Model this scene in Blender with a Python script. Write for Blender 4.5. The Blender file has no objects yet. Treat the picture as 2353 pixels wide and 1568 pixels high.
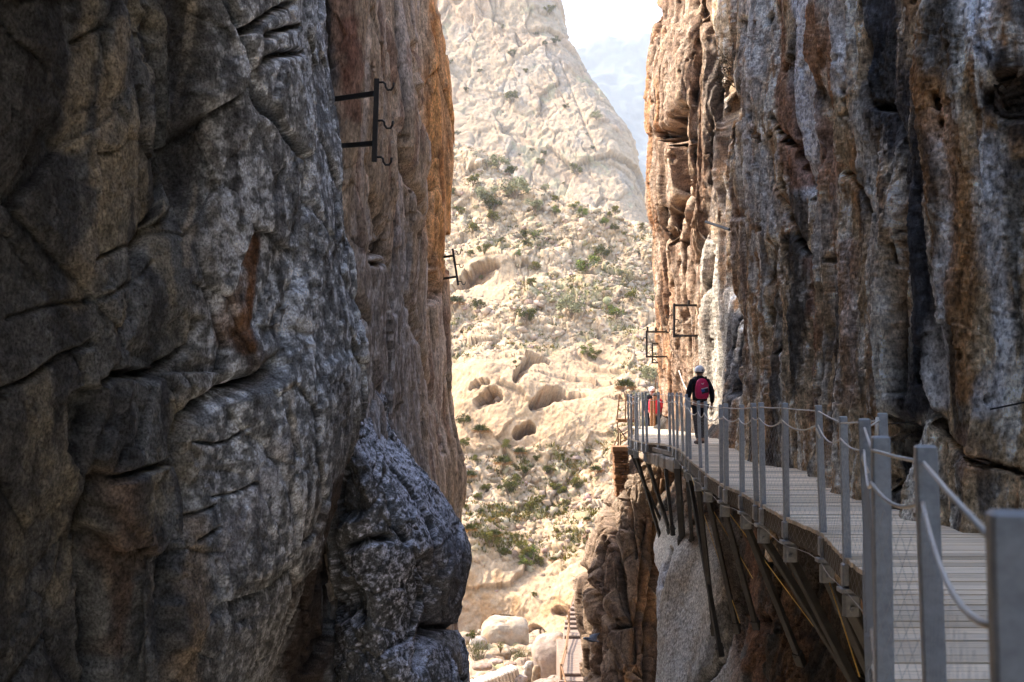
import bpy, math, random
import numpy as np
from concurrent.futures import ThreadPoolExecutor
from mathutils import Vector, Matrix

scene = bpy.context.scene
COL = scene.collection
R_ = math.radians
POOL = ThreadPoolExecutor(4)

# ------------------------------------------------------------------ camera
CAMZ = 1.28
FPX = 2287.4                      # focal length in the 2353-px-wide frame used for measuring
PITCH = math.atan(0.0440)
cam_data = bpy.data.cameras.new("camera")
cam = bpy.data.objects.new("camera", cam_data)
COL.objects.link(cam)
cam.location = (0, 0, CAMZ)
cam.rotation_euler = (math.pi / 2 + PITCH, 0, 0)
cam_data.sensor_width = 36.0
cam_data.lens = 35.0
cam_data.clip_start = 0.05
cam_data.clip_end = 9000
cam_data.dof.use_dof = True
cam_data.dof.focus_distance = 17.0
cam_data.dof.aperture_fstop = 4.5
scene.camera = cam

# ------------------------------------------------------------------ sky, sun, exposure
SUN_DIR = Vector((-0.66, 0.26, 0.75)).normalized()      # towards the sun
SUN_EL = math.asin(SUN_DIR.z)
SUN_ROT = math.atan2(SUN_DIR.x, SUN_DIR.y)
world = bpy.data.worlds.new("World")
scene.world = world
world.use_nodes = True
wn = world.node_tree
bg = wn.nodes["Background"]
sky = wn.nodes.new("ShaderNodeTexSky")
sky.sky_type = 'NISHITA'
sky.sun_disc = False
sky.sun_elevation = SUN_EL
sky.sun_rotation = SUN_ROT
sky.air_density = 1.0
sky.dust_density = 1.6
sky.ozone_density = 1.0
wn.links.new(sky.outputs[0], bg.inputs[0])
bg.inputs[1].default_value = 0.15
sun_data = bpy.data.lights.new("sun", 'SUN')
sun_data.energy = 2.0
sun_data.angle = R_(0.5)
sun_data.color = (1.0, 0.90, 0.76)
sun = bpy.data.objects.new("sun", sun_data)
COL.objects.link(sun)
sun.rotation_euler = (-SUN_DIR).to_track_quat('-Z', 'Y').to_euler()
sun.location = (-20, 0, 60)
vs = scene.view_settings
vs.view_transform = 'Standard'
vs.look = 'None'
vs.gamma = 1.0
vs.use_curve_mapping = False
vs.exposure = 2.75
scene.cycles.max_bounces = 8
scene.cycles.diffuse_bounces = 5
scene.cycles.volume_bounces = 1
scene.cycles.use_denoising = True
scene.cycles.sample_clamp_indirect = 6.0
scene.cycles.caustics_reflective = False
scene.cycles.caustics_refractive = False

# ------------------------------------------------------------------ helpers: projection, noise
CP, SP = math.cos(PITCH), math.sin(PITCH)


def P(px, py, D):
    """world point lying at distance D ahead, measured in the photograph at (px, py)"""
    a = (px - 1176.5) / FPX
    b = -(py - 784.0) / FPX
    t = D / (CP - b * SP)
    return (a * t, D, CAMZ + (SP + b * CP) * t)


def chart(p):
    """where world points (N,3) are found in the photograph"""
    y = p[:, 1] * CP + (p[:, 2] - CAMZ) * SP
    z = -p[:, 1] * SP + (p[:, 2] - CAMZ) * CP
    ys = np.where(np.abs(y) < 0.3, 0.3, y)
    q = np.stack([1176.5 + FPX * p[:, 0] / ys, 784.0 - FPX * z / ys], 1)
    q[y < 0.5] = (-9e4, -9e4)
    return q


def _hash(ix, iy, iz, seed):
    h = ix.astype(np.uint32) * np.uint32(374761393)
    h += iy.astype(np.uint32) * np.uint32(668265263)
    h += iz.astype(np.uint32) * np.uint32(1442695041)
    h += np.uint32((seed * 974634777) & 0xFFFFFFFF)
    h ^= h >> np.uint32(15)
    h *= np.uint32(2246822519)
    h ^= h >> np.uint32(13)
    h *= np.uint32(3266489917)
    h ^= h >> np.uint32(16)
    return h


def in_threads(fn, p, *a):
    n = len(p)
    if n < 20000:
        return fn(p, *a)
    parts = [pp for pp in np.array_split(p, max(8, n // 30000)) if len(pp)]
    res = list(POOL.map(lambda x: fn(x, *a), parts))
    if isinstance(res[0], tuple):
        return tuple(np.concatenate(r) for r in zip(*res))
    return np.concatenate(res)


def gnoise(p, seed=0):
    return in_threads(_gnoise, p, seed)


def worley(p, seed=0):
    return in_threads(_worley, p, seed)


def _gnoise(p, seed):
    pi = np.floor(p)
    f = (p - pi).astype(np.float32)
    i = pi.astype(np.int32)
    u = f * f * f * (f * (f * 6 - 15) + 10)
    out = np.zeros(len(p), np.float32)
    for dx in (0, 1):
        wx = u[:, 0] if dx else 1 - u[:, 0]
        for dy in (0, 1):
            wy = u[:, 1] if dy else 1 - u[:, 1]
            for dz in (0, 1):
                wz = u[:, 2] if dz else 1 - u[:, 2]
                h = _hash(i[:, 0] + dx, i[:, 1] + dy, i[:, 2] + dz, seed)
                gx = (h & np.uint32(255)).astype(np.float32) / 127.5 - 1
                gy = ((h >> np.uint32(8)) & np.uint32(255)).astype(np.float32) / 127.5 - 1
                gz = ((h >> np.uint32(16)) & np.uint32(255)).astype(np.float32) / 127.5 - 1
                out += wx * wy * wz * (gx * (f[:, 0] - dx) + gy * (f[:, 1] - dy) + gz * (f[:, 2] - dz))
    return out * 1.3


def fbm(p, octaves=4, seed=0, gain=0.5, ridged=False):
    out = np.zeros(len(p), np.float32)
    a, q = 1.0, np.array(p, np.float64)
    for k in range(octaves):
        n = gnoise(q, seed + k * 17)
        out += a * ((0.35 - np.abs(n)) if ridged else n)
        a *= gain
        q = q * 2.03 + 11.3
    return out


def _worley(p, seed=0):
    """nearest cell: F1, F2, cell hash, offset from the cell's point"""
    i = np.floor(p).astype(np.int32)
    n = len(p)
    f1 = np.full(n, 9.0, np.float32)
    f2 = np.full(n, 9.0, np.float32)
    hh = np.zeros(n, np.uint32)
    off = np.zeros((n, 3), np.float32)
    for dx in (-1, 0, 1):
        for dy in (-1, 0, 1):
            for dz in (-1, 0, 1):
                c = i + (dx, dy, dz)
                h = _hash(c[:, 0], c[:, 1], c[:, 2], seed)
                fx = (c[:, 0] + (h & np.uint32(1023)).astype(np.float32) / 1023 - p[:, 0]).astype(np.float32)
                fy = (c[:, 1] + ((h >> np.uint32(10)) & np.uint32(1023)).astype(np.float32) / 1023 - p[:, 1]).astype(np.float32)
                fz = (c[:, 2] + ((h >> np.uint32(20)) & np.uint32(1023)).astype(np.float32) / 1023 - p[:, 2]).astype(np.float32)
                d = fx * fx + fy * fy + fz * fz
                m = d < f1
                f2 = np.where(m, f1, np.minimum(f2, d))
                f1 = np.where(m, d, f1)
                hh = np.where(m, h, hh)
                off[:, 0] = np.where(m, fx, off[:, 0])
                off[:, 1] = np.where(m, fy, off[:, 1])
                off[:, 2] = np.where(m, fz, off[:, 2])
    return np.sqrt(f1), np.sqrt(f2), hh, -off


def hrand(h, k):
    x = (h.astype(np.uint64) * (2654435761 + 2 * k * 40503) + k * 7919) & 0xFFFFFFFF
    x = x.astype(np.uint32)
    x ^= x >> np.uint32(16)
    x = x * np.uint32(2246822519)
    x ^= x >> np.uint32(13)
    return (x & np.uint32(65535)).astype(np.float32) / 65535.0


def facets(p, size, seed, slope=0.5, step=0.25):
    """angular broken rock: every cell is a plane of its own tilt and height"""
    q = p / size
    f1, f2, h, off = worley(q, seed)
    d = [hrand(h, k) * 2 - 1 for k in (1, 2, 3)]
    pl = off[:, 0] * d[0] + off[:, 1] * d[1] + off[:, 2] * d[2]
    return (pl * slope + (hrand(h, 4) - 0.5) * step).astype(np.float32), f2 - f1


def seg_dist(q, line):
    """distance of chart points to a polyline"""
    best = np.full(len(q), 1e9, np.float32)
    for (x0, y0), (x1, y1) in zip(line[:-1], line[1:]):
        dx, dy = x1 - x0, y1 - y0
        L = dx * dx + dy * dy + 1e-6
        t = np.clip(((q[:, 0] - x0) * dx + (q[:, 1] - y0) * dy) / L, 0, 1)
        d = np.hypot(q[:, 0] - x0 - t * dx, q[:, 1] - y0 - t * dy)
        best = np.minimum(best, d)
    return best


def near(q, line, r):
    """indices of the chart points that lie within r of a polyline's bounding box"""
    xs, ys = [p[0] for p in line], [p[1] for p in line]
    return np.nonzero((q[:, 0] > min(xs) - r) & (q[:, 0] < max(xs) + r) & (q[:, 1] > min(ys) - r) & (q[:, 1] < max(ys) + r))[0]


def smooth(x, a, b):
    t = np.clip((x - a) / (b - a), 0, 1)
    return t * t * (3 - 2 * t)


# ------------------------------------------------------------------ helpers: lofted rock sheets
def cr_weights(counts):
    """Catmull-Rom weight matrix over len(counts)+1 control points, counts samples per interval"""
    K = len(counts) + 1
    rows = []
    for i, n in enumerate(counts):
        for j in range(n + (1 if i == K - 2 else 0)):
            t = j / n
            w = np.zeros(K)
            c = (-0.5 * t ** 3 + t ** 2 - 0.5 * t, 1.5 * t ** 3 - 2.5 * t ** 2 + 1, -1.5 * t ** 3 + 2 * t ** 2 + 0.5 * t, 0.5 * t ** 3 - 0.5 * t ** 2)
            for k, v in zip((i - 1, i, i + 1, i + 2), c):
                if k < 0:
                    w[0] += 2 * v
                    w[1] -= v
                elif k >= K:
                    w[K - 1] += 2 * v
                    w[K - 2] -= v
                else:
                    w[k] += v
            rows.append(w)
    return np.array(rows)


class Sheet:
    """a rock face lofted through rows of control points, then roughened along its normals"""

    def __init__(self, rows, nu, nv, flip=False, k=1.0):
        nu, nv = [max(3, round(n * k)) for n in nu], [max(3, round(n * k)) for n in nv]
        C = np.array(rows, np.float64)                      # (R, K, 3)
        WU, WV = cr_weights(nu), cr_weights(nv)
        self.g = np.einsum('vr,rkc,uk->vuc', WV, C, WU)
        self.nv, self.nu = self.g.shape[:2]
        self.flip = flip
        self.p0 = self.g.reshape(-1, 3).copy()
        self.n = self.normals(self.g)
        self.q = chart(self.p0).astype(np.float32)
        self.h = np.zeros(len(self.p0), np.float32)

    def normals(self, g):
        du = np.gradient(g, axis=1)
        dv = np.gradient(g, axis=0)
        n = np.cross(du, dv)
        n /= np.linalg.norm(n, axis=2, keepdims=True) + 1e-9
        return (-n if self.flip else n).reshape(-1, 3)

    def apply(self):
        self.p = self.p0 + self.n * self.h[:, None]
        return self

    def again(self):
        """take the displaced surface as the new base (normals follow the relief)"""
        self.p0 = self.p0 + self.n * self.h[:, None]
        g = self.p0.reshape(self.nv, self.nu, 3)
        self.n = self.normals(g)
        self.h = np.zeros(len(self.p0), np.float32)
        return self

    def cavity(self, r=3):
        """how far each point lies below its surroundings (cracks are coloured darker, ridges lighter)"""
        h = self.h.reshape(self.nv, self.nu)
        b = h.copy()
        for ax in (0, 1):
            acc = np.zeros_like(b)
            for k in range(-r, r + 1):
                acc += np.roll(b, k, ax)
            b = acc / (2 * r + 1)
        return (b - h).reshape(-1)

    def build(self, name, mat, col=None):
        self.apply()
        me = bpy.data.meshes.new(name)
        nv, nu = self.nv, self.nu
        me.vertices.add(nv * nu)
        me.vertices.foreach_set("co", self.p.astype(np.float32).ravel())
        a = np.arange(nv * nu).reshape(nv, nu)
        f = np.stack([a[:-1, :-1], a[:-1, 1:], a[1:, 1:], a[1:, :-1]], 2).reshape(-1, 4)
        if self.flip:
            f = f[:, ::-1]
        add_faces(me, f)
        if col is not None:
            at = me.attributes.new("Col", 'FLOAT_COLOR', 'POINT')
            c4 = np.ones((len(col), 4), np.float32)
            c4[:, :3] = np.clip(col, 0.004, 0.9)
            at.data.foreach_set("color", c4.ravel())
        me.materials.append(mat)
        ob = bpy.data.objects.new(name, me)
        COL.objects.link(ob)
        return ob


def add_faces(me, f, smooth_=True):
    n, k = f.shape
    me.loops.add(n * k)
    me.loops.foreach_set("vertex_index", f.astype(np.int32).ravel())
    me.polygons.add(n)
    me.polygons.foreach_set("loop_start", np.arange(0, n * k, k, dtype=np.int32))
    me.update(calc_edges=True)
    if smooth_:
        me.polygons.foreach_set("use_smooth", np.ones(n, bool))


def tag(o, label=None, cat=None, group=None, kind=None):
    if label:
        o["label"] = label
    if cat:
        o["category"] = cat
    if group:
        o["group"] = group
    if kind:
        o["kind"] = kind
    return o


# ------------------------------------------------------------------ materials
def new_mat(name):
    m = bpy.data.materials.new(name)
    m.use_nodes = True
    nt = m.node_tree
    return m, nt, nt.nodes["Principled BSDF"]


def rock_mat(name, speck=60.0, lo=0.55, hi=1.5, stretch=1.0, bump=0.6, bdist=0.02, bscale=22.0, rough=0.95):
    """stained limestone: vertex colours (stains, painted shade) x fine mineral grain, with a grainy bump"""
    m, nt, bsdf = new_mat(name)
    N, L = nt.nodes, nt.links
    tc = N.new("ShaderNodeTexCoord")
    mp = N.new("ShaderNodeMapping")
    mp.inputs["Scale"].default_value = (1, 1, stretch)
    L.new(tc.outputs["Object"], mp.inputs[0])
    at = N.new("ShaderNodeAttribute")
    at.attribute_name = "Col"
    n1 = N.new("ShaderNodeTexNoise")
    n1.inputs["Scale"].default_value = speck
    n1.inputs["Detail"].default_value = 5
    n1.inputs["Roughness"].default_value = 0.7
    L.new(mp.outputs[0], n1.inputs["Vector"])
    mr = N.new("ShaderNodeMapRange")
    mr.inputs["From Min"].default_value = 0.33
    mr.inputs["From Max"].default_value = 0.67
    mr.inputs["To Min"].default_value = lo
    mr.inputs["To Max"].default_value = hi
    L.new(n1.outputs["Fac"], mr.inputs["Value"])
    mx = N.new("ShaderNodeMix")
    mx.data_type = 'RGBA'
    mx.blend_type = 'MULTIPLY'
    mx.inputs["Factor"].default_value = 1.0
    L.new(at.outputs["Color"], mx.inputs["A"])
    L.new(mr.outputs[0], mx.inputs["B"])
    L.new(mx.outputs["Result"], bsdf.inputs["Base Color"])
    bsdf.inputs["Roughness"].default_value = rough
    bsdf.inputs["Specular IOR Level"].default_value = 0.25
    n2 = N.new("ShaderNodeTexNoise")
    n2.inputs["Scale"].default_value = bscale
    n2.inputs["Detail"].default_value = 9
    n2.inputs["Roughness"].default_value = 0.68
    L.new(mp.outputs[0], n2.inputs["Vector"])
    bp = N.new("ShaderNodeBump")
    bp.inputs["Strength"].default_value = bump
    bp.inputs["Distance"].default_value = bdist
    L.new(n2.outputs["Fac"], bp.inputs["Height"])
    L.new(bp.outputs[0], bsdf.inputs["Normal"])
    return m


def plain_mat(name, col, rough=0.6, metal=0.0, var=0.25, scale=12.0, bump=0.15, spec=0.4, bdist=0.004, attr=False, stretch=(1, 1, 1)):
    """a surface with mottled wear: base colour x noise, light bump"""
    m, nt, bsdf = new_mat(name)
    N, L = nt.nodes, nt.links
    tc = N.new("ShaderNodeTexCoord")
    mp = N.new("ShaderNodeMapping")
    mp.inputs["Scale"].default_value = stretch
    L.new(tc.outputs["Object"], mp.inputs[0])
    n1 = N.new("ShaderNodeTexNoise")
    n1.inputs["Scale"].default_value = scale
    n1.inputs["Detail"].default_value = 6
    n1.inputs["Roughness"].default_value = 0.65
    L.new(mp.outputs[0], n1.inputs["Vector"])
    mr = N.new("ShaderNodeMapRange")
    mr.inputs["From Min"].default_value = 0.3
    mr.inputs["From Max"].default_value = 0.7
    mr.inputs["To Min"].default_value = 1 - var
    mr.inputs["To Max"].default_value = 1 + var
    L.new(n1.outputs["Fac"], mr.inputs["Value"])
    mx = N.new("ShaderNodeMix")
    mx.data_type = 'RGBA'
    mx.blend_type = 'MULTIPLY'
    mx.inputs["Factor"].default_value = 1.0
    if attr:
        a = N.new("ShaderNodeAttribute")
        a.attribute_name = "Col"
        L.new(a.outputs["Color"], mx.inputs["A"])
    else:
        mx.inputs["A"].default_value = (*col, 1)
    L.new(mr.outputs[0], mx.inputs["B"])
    L.new(mx.outputs["Result"], bsdf.inputs["Base Color"])
    bsdf.inputs["Roughness"].default_value = rough
    bsdf.inputs["Metallic"].default_value = metal
    bsdf.inputs["Specular IOR Level"].default_value = spec
    bp = N.new("ShaderNodeBump")
    bp.inputs["Strength"].default_value = bump
    bp.inputs["Distance"].default_value = bdist
    L.new(n1.outputs["Fac"], bp.inputs["Height"])
    L.new(bp.outputs[0], bsdf.inputs["Normal"])
    return m


def lerp3(c, col, w):
    return c * (1 - w[:, None]) + np.array(col, np.float32)[None, :] * w[:, None]


def stain_or_shade(c, q, line, width, col, strength, wob, amt=1.0):
    """a mineral streak, lichen patch or painted shade along a line, with an uneven edge"""
    i = near(q, line, width * 2.6)
    d = seg_dist(q[i], line) + wob[i] * width * amt * .8
    c[i] = lerp3(c[i], col, strength * (1 - smooth(d, width * 0.35, width * 1.3)))
    return c
# ------------------------------------------------------------------ the gorge: left cliff, near buttress
def shift_rows(rows, top, bottom):
    """carry a face on above and below what the photograph shows"""
    out = []
    for dz, dx in top:
        out.append([(x + dx, y, z + dz) for x, y, z in rows[0]])
    out += rows
    for dz, dx in bottom:
        out.append([(x + dx, y, z + dz) for x, y, z in rows[-1]])
    return out


def rough(S, seed, big=(2.2, 0.25), facet=((1.1, 0.35), (0.45, 0.16)), fine=((0.5, 0.05), (0.12, 0.015)), zs=0.6, warp=0.35, rid=0.8):
    """large swells, then angular breaks, then grain"""
    st = np.array([1, 1, zs])
    S.h += big[1] * fbm(S.p0 * st / big[0], 3, seed)
    S.again()
    w = np.stack([fbm(S.p0 * st / 0.8, 2, seed + 50 + k) for k in range(3)], 1) * warp
    pw = S.p0 * st + w
    for size, amp in facet:
        v, edge = facets(pw, size, seed + 7, 0.8, 0.35)
        S.h += amp * v
        S.h -= amp * 0.22 * (1 - smooth(edge, 0.0, 0.09))
    for size, amp in fine:
        S.h += amp * fbm((S.p0 * st) / size, 4, seed + 90, 0.55)
        S.h += amp * rid * fbm((S.p0 * st) / (size * 0.9), 3, seed + 120, 0.5, True)


def carve(S, q, line, width, depth, wob, sharp=1.0):
    i = near(q, line, width * 3.2)
    d = seg_dist(q[i], line) + wob[i] * width * 0.6
    S.h[i] -= depth * np.exp(-np.maximum(d, 0) ** 2 / (width * width) * sharp)


def in_poly(q, poly):
    ins = np.zeros(len(q), bool)
    x, y = q[:, 0], q[:, 1]
    for (x0, y0), (x1, y1) in zip(poly, poly[1:] + poly[:1]):
        if y0 == y1:
            continue
        ins ^= ((y0 > y) != (y1 > y)) & (x < (x1 - x0) * (y - y0) / (y1 - y0) + x0)
    return ins


def block(S, q, poly, amount, edge, wob):
    """a slab standing proud of (or set back from) its neighbours along a crisp broken edge"""
    i = near(q, poly, edge * 3)
    qq = q[i] + np.stack([wob[i], -wob[i]], 1) * edge * 0.8
    d = seg_dist(qq, poly + poly[:1])
    sd = np.where(in_poly(qq, poly), d, -d)
    S.h[i] += amount * smooth(sd, -edge * .25, edge)


def hollow(S, q, c, r, depth, wob, tilt=0.0):
    ct, st_ = math.cos(tilt), math.sin(tilt)
    dx, dy = q[:, 0] - c[0], q[:, 1] - c[1]
    u = (dx * ct + dy * st_) / r[0]
    v = (-dx * st_ + dy * ct) / r[1]
    d = np.hypot(u, v) + wob * 0.35
    S.h -= depth * (1 - smooth(d, 0.55, 1.05))


PYE = [-900, -300, 0, 200, 450, 650, 800, 900, 1000, 1150, 1350, 1568, 1900]
PXE = [705, 714, 720, 734, 757, 777, 792, 798, 790, 750, 672, 580, 465]
rows = []
for py in (-900, -300, 0, 120, 250, 400, 540, 680, 800, 900, 1000, 1120, 1240, 1360, 1470, 1568, 1720, 1950):
    e = float(np.interp(py, PYE, PXE))
    low = float(smooth(np.array([py]), 850, 1500)[0])
    up = float(smooth(np.array([py]), 900, 300)[0])
    step = 0.75 * float(smooth(np.array([py]), 640, 400)[0])      # first block stands proud of the second higher up
    c = []
    base = P(-330, py, 4.3)
    c.append((-3.0, -7.0, base[2] * 1.0))
    c.append((-3.1, 0.0, base[2]))
    c.append(base)
    c.append(P(0, py, 5.0 + 0.3 * low))
    c.append(P(175, py, 5.6 + 0.5 * low))
    c.append(P(308 + 18 * (1 - up) * 0, py, 6.15 + 0.35 * low))
    c.append(P(342, py, 6.5 + step))
    for f, D in ((0.33, 7.25 + 0.3 * step), (0.6, 7.9), (0.8, 8.6), (0.93, 9.5)):
        c.append(P(345 + (e - 345) * f, py, D - 0.9 * low * f))
    c.append(P(e, py, 10.5 - 1.7 * low))
    c.append(P(e + 4 - 22 * (1 - low), py, 11.3 - 1.2 * low))
    c.append(P(max(e, 742) - 12 + 30 * low, py, 12.7))
    c.append(P(735, py, 14.5))
    rows.append(c)
rows = shift_rows(rows, [(20, -2.0), (10, -0.6)], [(-6, -0.2)])
for k, dx, zz in ((0, 6.0, 9.5), (1, 4.4, 7.0), (2, 1.9, 4.9)):  # unseen overhang added over the camera to keep sky light off the wall
    f = (.55, .75, .9, .7, .38, .12)
    rows[k] = [(x + dx * f[j], y, zz * f[j] + z * (1 - f[j])) if j < 6 else (x, y, z) for j, (x, y, z) in enumerate(rows[k])]
rows = [[(2.4, -8.6, r[0][2]), (-1.4, -8.8, r[0][2])] + r for r in rows]  # unseen wall added behind the camera, closing off light from there
L1 = Sheet(rows, [10, 10, 20, 16, 26, 100, 85, 34, 84, 74, 58, 46, 46, 26, 36, 10],
           [8, 20, 30, 40, 56, 60, 66, 62, 62, 56, 48, 48, 54, 54, 54, 48, 44, 40, 30, 10], True, 0.86)
rough(L1, 3, (2.6, 0.12), ((1.5, 0.16), (0.6, 0.055), (0.2, 0.012)), ((0.3, 0.012), (0.06, 0.011)), 0.8, 0.06, 0.25)
CK = 0.55
q = L1.q
wob = fbm(L1.p0 / 0.35, 3, 401)
wob2 = fbm(L1.p0 / 0.12, 2, 402)
for line, w, dp in (
        ([(498, -60), (500, 0), (545, 110), (580, 230), (630, 300), (680, 370), (690, 450), (688, 520), (678, 640), (660, 760), (640, 830), (600, 868), (530, 893), (480, 930), (452, 957), (421, 1008), (437, 1091), (447, 1152), (427, 1224), (406, 1307), (386, 1389), (391, 1481), (396, 1600)], 5, 0.50),
        ([(640, 840), (600, 872), (530, 897), (480, 932), (448, 965), (424, 1010), (440, 1095), (447, 1152), (425, 1230), (402, 1310), (386, 1389), (391, 1481), (396, 1600)], 20, 0.26),
        ([(539, 82), (560, 60), (588, 40), (620, 22), (651, 8)], 7, 0.30),
        ([(588, 88), (610, 78), (626, 72), (665, 62)], 7, 0.30),
        ([(592, 141), (610, 130), (626, 126), (675, 123)], 7, 0.24),
        ([(327, -80), (326, 0), (330, 100), (336, 200), (345, 330), (352, 410), (340, 520), (325, 600)], 8, 0.30),
        ([(270, 880), (300, 856), (350, 866), (395, 851), (440, 822), (470, 792), (480, 740)], 10, 0.24),
        ([(473, 1014), (510, 1020), (545, 1012), (575, 985)], 3.5, 0.10),
        ([(509, 1142), (555, 1132), (591, 1110)], 3.5, 0.10),
        ([(452, 1188), (490, 1172), (515, 1160)], 4, 0.10),
        ([(468, 1245), (495, 1225), (522, 1212)], 4, 0.10),
        ([(242, 1122), (225, 1199), (206, 1327), (216, 1430), (237, 1600)], 18, 0.40),
        ([(238, 597), (275, 585), (311, 566)], 5, 0.10),
        ([(194, 97), (225, 72), (262, 58)], 6, 0.10),
        ([(640, 905), (641, 940), (648, 985), (660, 1050)], 4, 0.10),
        ([(660, 660), (672, 720), (664, 790)], 5, 0.16),
        ([(510, 1290), (512, 1350), (498, 1410)], 5, 0.14),
        ([(700, 470), (730, 540), (762, 640), (790, 720)], 4, 0.08),
        ([(60, 730), (150, 700), (240, 690), (330, 650), (360, 600)], 6, 0.06),
        ([(20, 900), (100, 870), (175, 813), (240, 790)], 8, 0.10)):
    carve(L1, q, line, w, dp * CK, wob + 0.6 * wob2)
for poly, am, ed in (
        ([(345, -400), (495, -400), (500, 0), (545, 110), (580, 230), (680, 370), (692, 520), (662, 800), (600, 868), (480, 930), (450, 958), (395, 852), (300, 856), (330, 720), (348, 450), (336, 200)], .05, 9),
        ([(497, -400), (502, 0), (548, 110), (583, 230), (683, 370), (696, 520), (668, 800), (604, 878), (482, 938), (430, 1012), (447, 1150), (405, 1310), (388, 1600), (600, 1600), (700, 1310), (800, 1110), (850, 900), (840, 740), (800, 100), (780, -400)], .06, 13),
        ([(302, 866), (395, 860), (446, 950), (425, 1015), (440, 1055), (330, 1075), (262, 1100), (236, 1060), (285, 960)], .10, 9),
        ([(262, 1105), (330, 1080), (432, 1062), (442, 1152), (425, 1228), (380, 1250), (345, 1290), (318, 1258), (262, 1270), (226, 1210), (236, 1130)], .13, 9),
        ([(192, 910), (235, 878), (276, 890), (268, 960), (230, 1050), (205, 1110), (180, 1040)], -.16, 14)):
    block(L1, q, poly, am, ed, wob + .5 * wob2)
hollow(L1, q, (552, 72), (24, 14), 0.35, wob, -0.6)
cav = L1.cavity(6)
pz = L1.p0 * np.array([1, 1, 0.22])
na = fbm(pz / 0.45, 4, 11)
nb = fbm(L1.p0 / 0.9, 4, 12)
nc = fbm(L1.p0 / 0.10, 4, 13, 0.65)
c = np.tile(np.array([[0.145, 0.15, 0.148]], np.float32), (len(q), 1))
c = lerp3(c, (0.26, 0.23, 0.165), smooth(nb + na * 0.8, 0.05, 0.45) * 0.75 * (.35 + .65 * smooth(q[:, 0], 560, 400)))                  # buff limestone
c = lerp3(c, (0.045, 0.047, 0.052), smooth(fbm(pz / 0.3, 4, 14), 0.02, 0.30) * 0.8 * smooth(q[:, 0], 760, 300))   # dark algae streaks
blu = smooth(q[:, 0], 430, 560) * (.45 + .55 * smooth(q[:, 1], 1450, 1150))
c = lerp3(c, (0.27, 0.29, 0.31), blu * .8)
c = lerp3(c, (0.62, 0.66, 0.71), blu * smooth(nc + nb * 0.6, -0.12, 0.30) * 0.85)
c = lerp3(c, (0.075, 0.077, 0.083), blu * smooth(fbm(L1.p0 * np.array([1, 1, .10]) / .16, 4, 15, .6), .10, .42) * .75)           # grey-white lichen crust
for ln, w, cc, s in (
        ([(232, 0), (215, 90), (200, 160), (190, 330)], 26, (0.40, 0.345, 0.25), .65),
        ([(290, 60), (275, 170), (255, 330), (230, 420)], 20, (0.38, 0.32, 0.23), .6),
        ([(300, 300), (280, 420), (215, 560), (200, 690)], 30, (0.33, 0.28, 0.20), .55),
        ([(440, 20), (432, 140), (415, 260)], 9, (0.45, 0.41, 0.34), .6),
        ([(450, 430), (445, 520), (440, 600)], 14, (0.42, 0.36, 0.28), .55),
        ([(380, 20), (390, 150), (420, 300), (410, 420)], 38, (0.06, 0.06, 0.066), .75),
        ([(110, 40), (100, 300), (120, 600)], 50, (0.05, 0.05, 0.05), .6),
        ([(590, 560), (585, 650), (575, 720), (570, 800)], 17, (0.20, 0.085, 0.025), .85),
        ([(598, 540), (596, 600)], 9, (0.10, 0.04, 0.012), .8),
        ([(560, 640), (540, 780)], 18, (0.28, 0.15, 0.07), .5),
        ([(560, 780), (600, 840)], 26, (0.09, 0.055, 0.035), .6),
        ([(655, 890), (650, 960), (655, 1010)], 10, (0.48, 0.44, 0.36), .55),
        ([(640, 1010), (560, 1180), (520, 1300)], 22, (0.36, 0.36, 0.39), .5),
        ([(270, 1120), (270, 1180), (300, 1260)], 45, (0.19, 0.125, 0.085), .45),
        ([(255, 1290), (280, 1370), (275, 1480)], 30, (0.14, 0.085, 0.055), .45),
        ([(360, 1300), (370, 1380)], 16, (0.40, 0.39, 0.38), .6),
        ([(470, 1200), (455, 1320), (430, 1568)], 26, (0.27, 0.20, 0.13), .55),
        ([(760, 900), (770, 1010), (730, 1130)], 32, (0.10, 0.10, 0.11), .6),
        ([(770, 1120), (725, 1300), (680, 1600)], 62, (0.05, 0.034, 0.026), .95)):  # recess shade painted into the colour under the overhanging edge
    c = stain_or_shade(c, q, ln, w, cc, s, wob)
c = lerp3(c, (0.05, 0.048, 0.045), smooth(q[:, 0] + 60 * nb, 300, -40) * .75)  # painted shade: rock colour darkens towards the left edge
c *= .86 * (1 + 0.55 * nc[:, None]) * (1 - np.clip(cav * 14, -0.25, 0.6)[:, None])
m_left = rock_mat("left_limestone", 55, 0.28, 1.95, 0.8, 1.0, 0.03, 30)
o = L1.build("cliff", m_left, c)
tag(o, "dark grey and buff near cliff buttress with a long diagonal crack at far left", "cliff", kind="structure")

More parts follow.
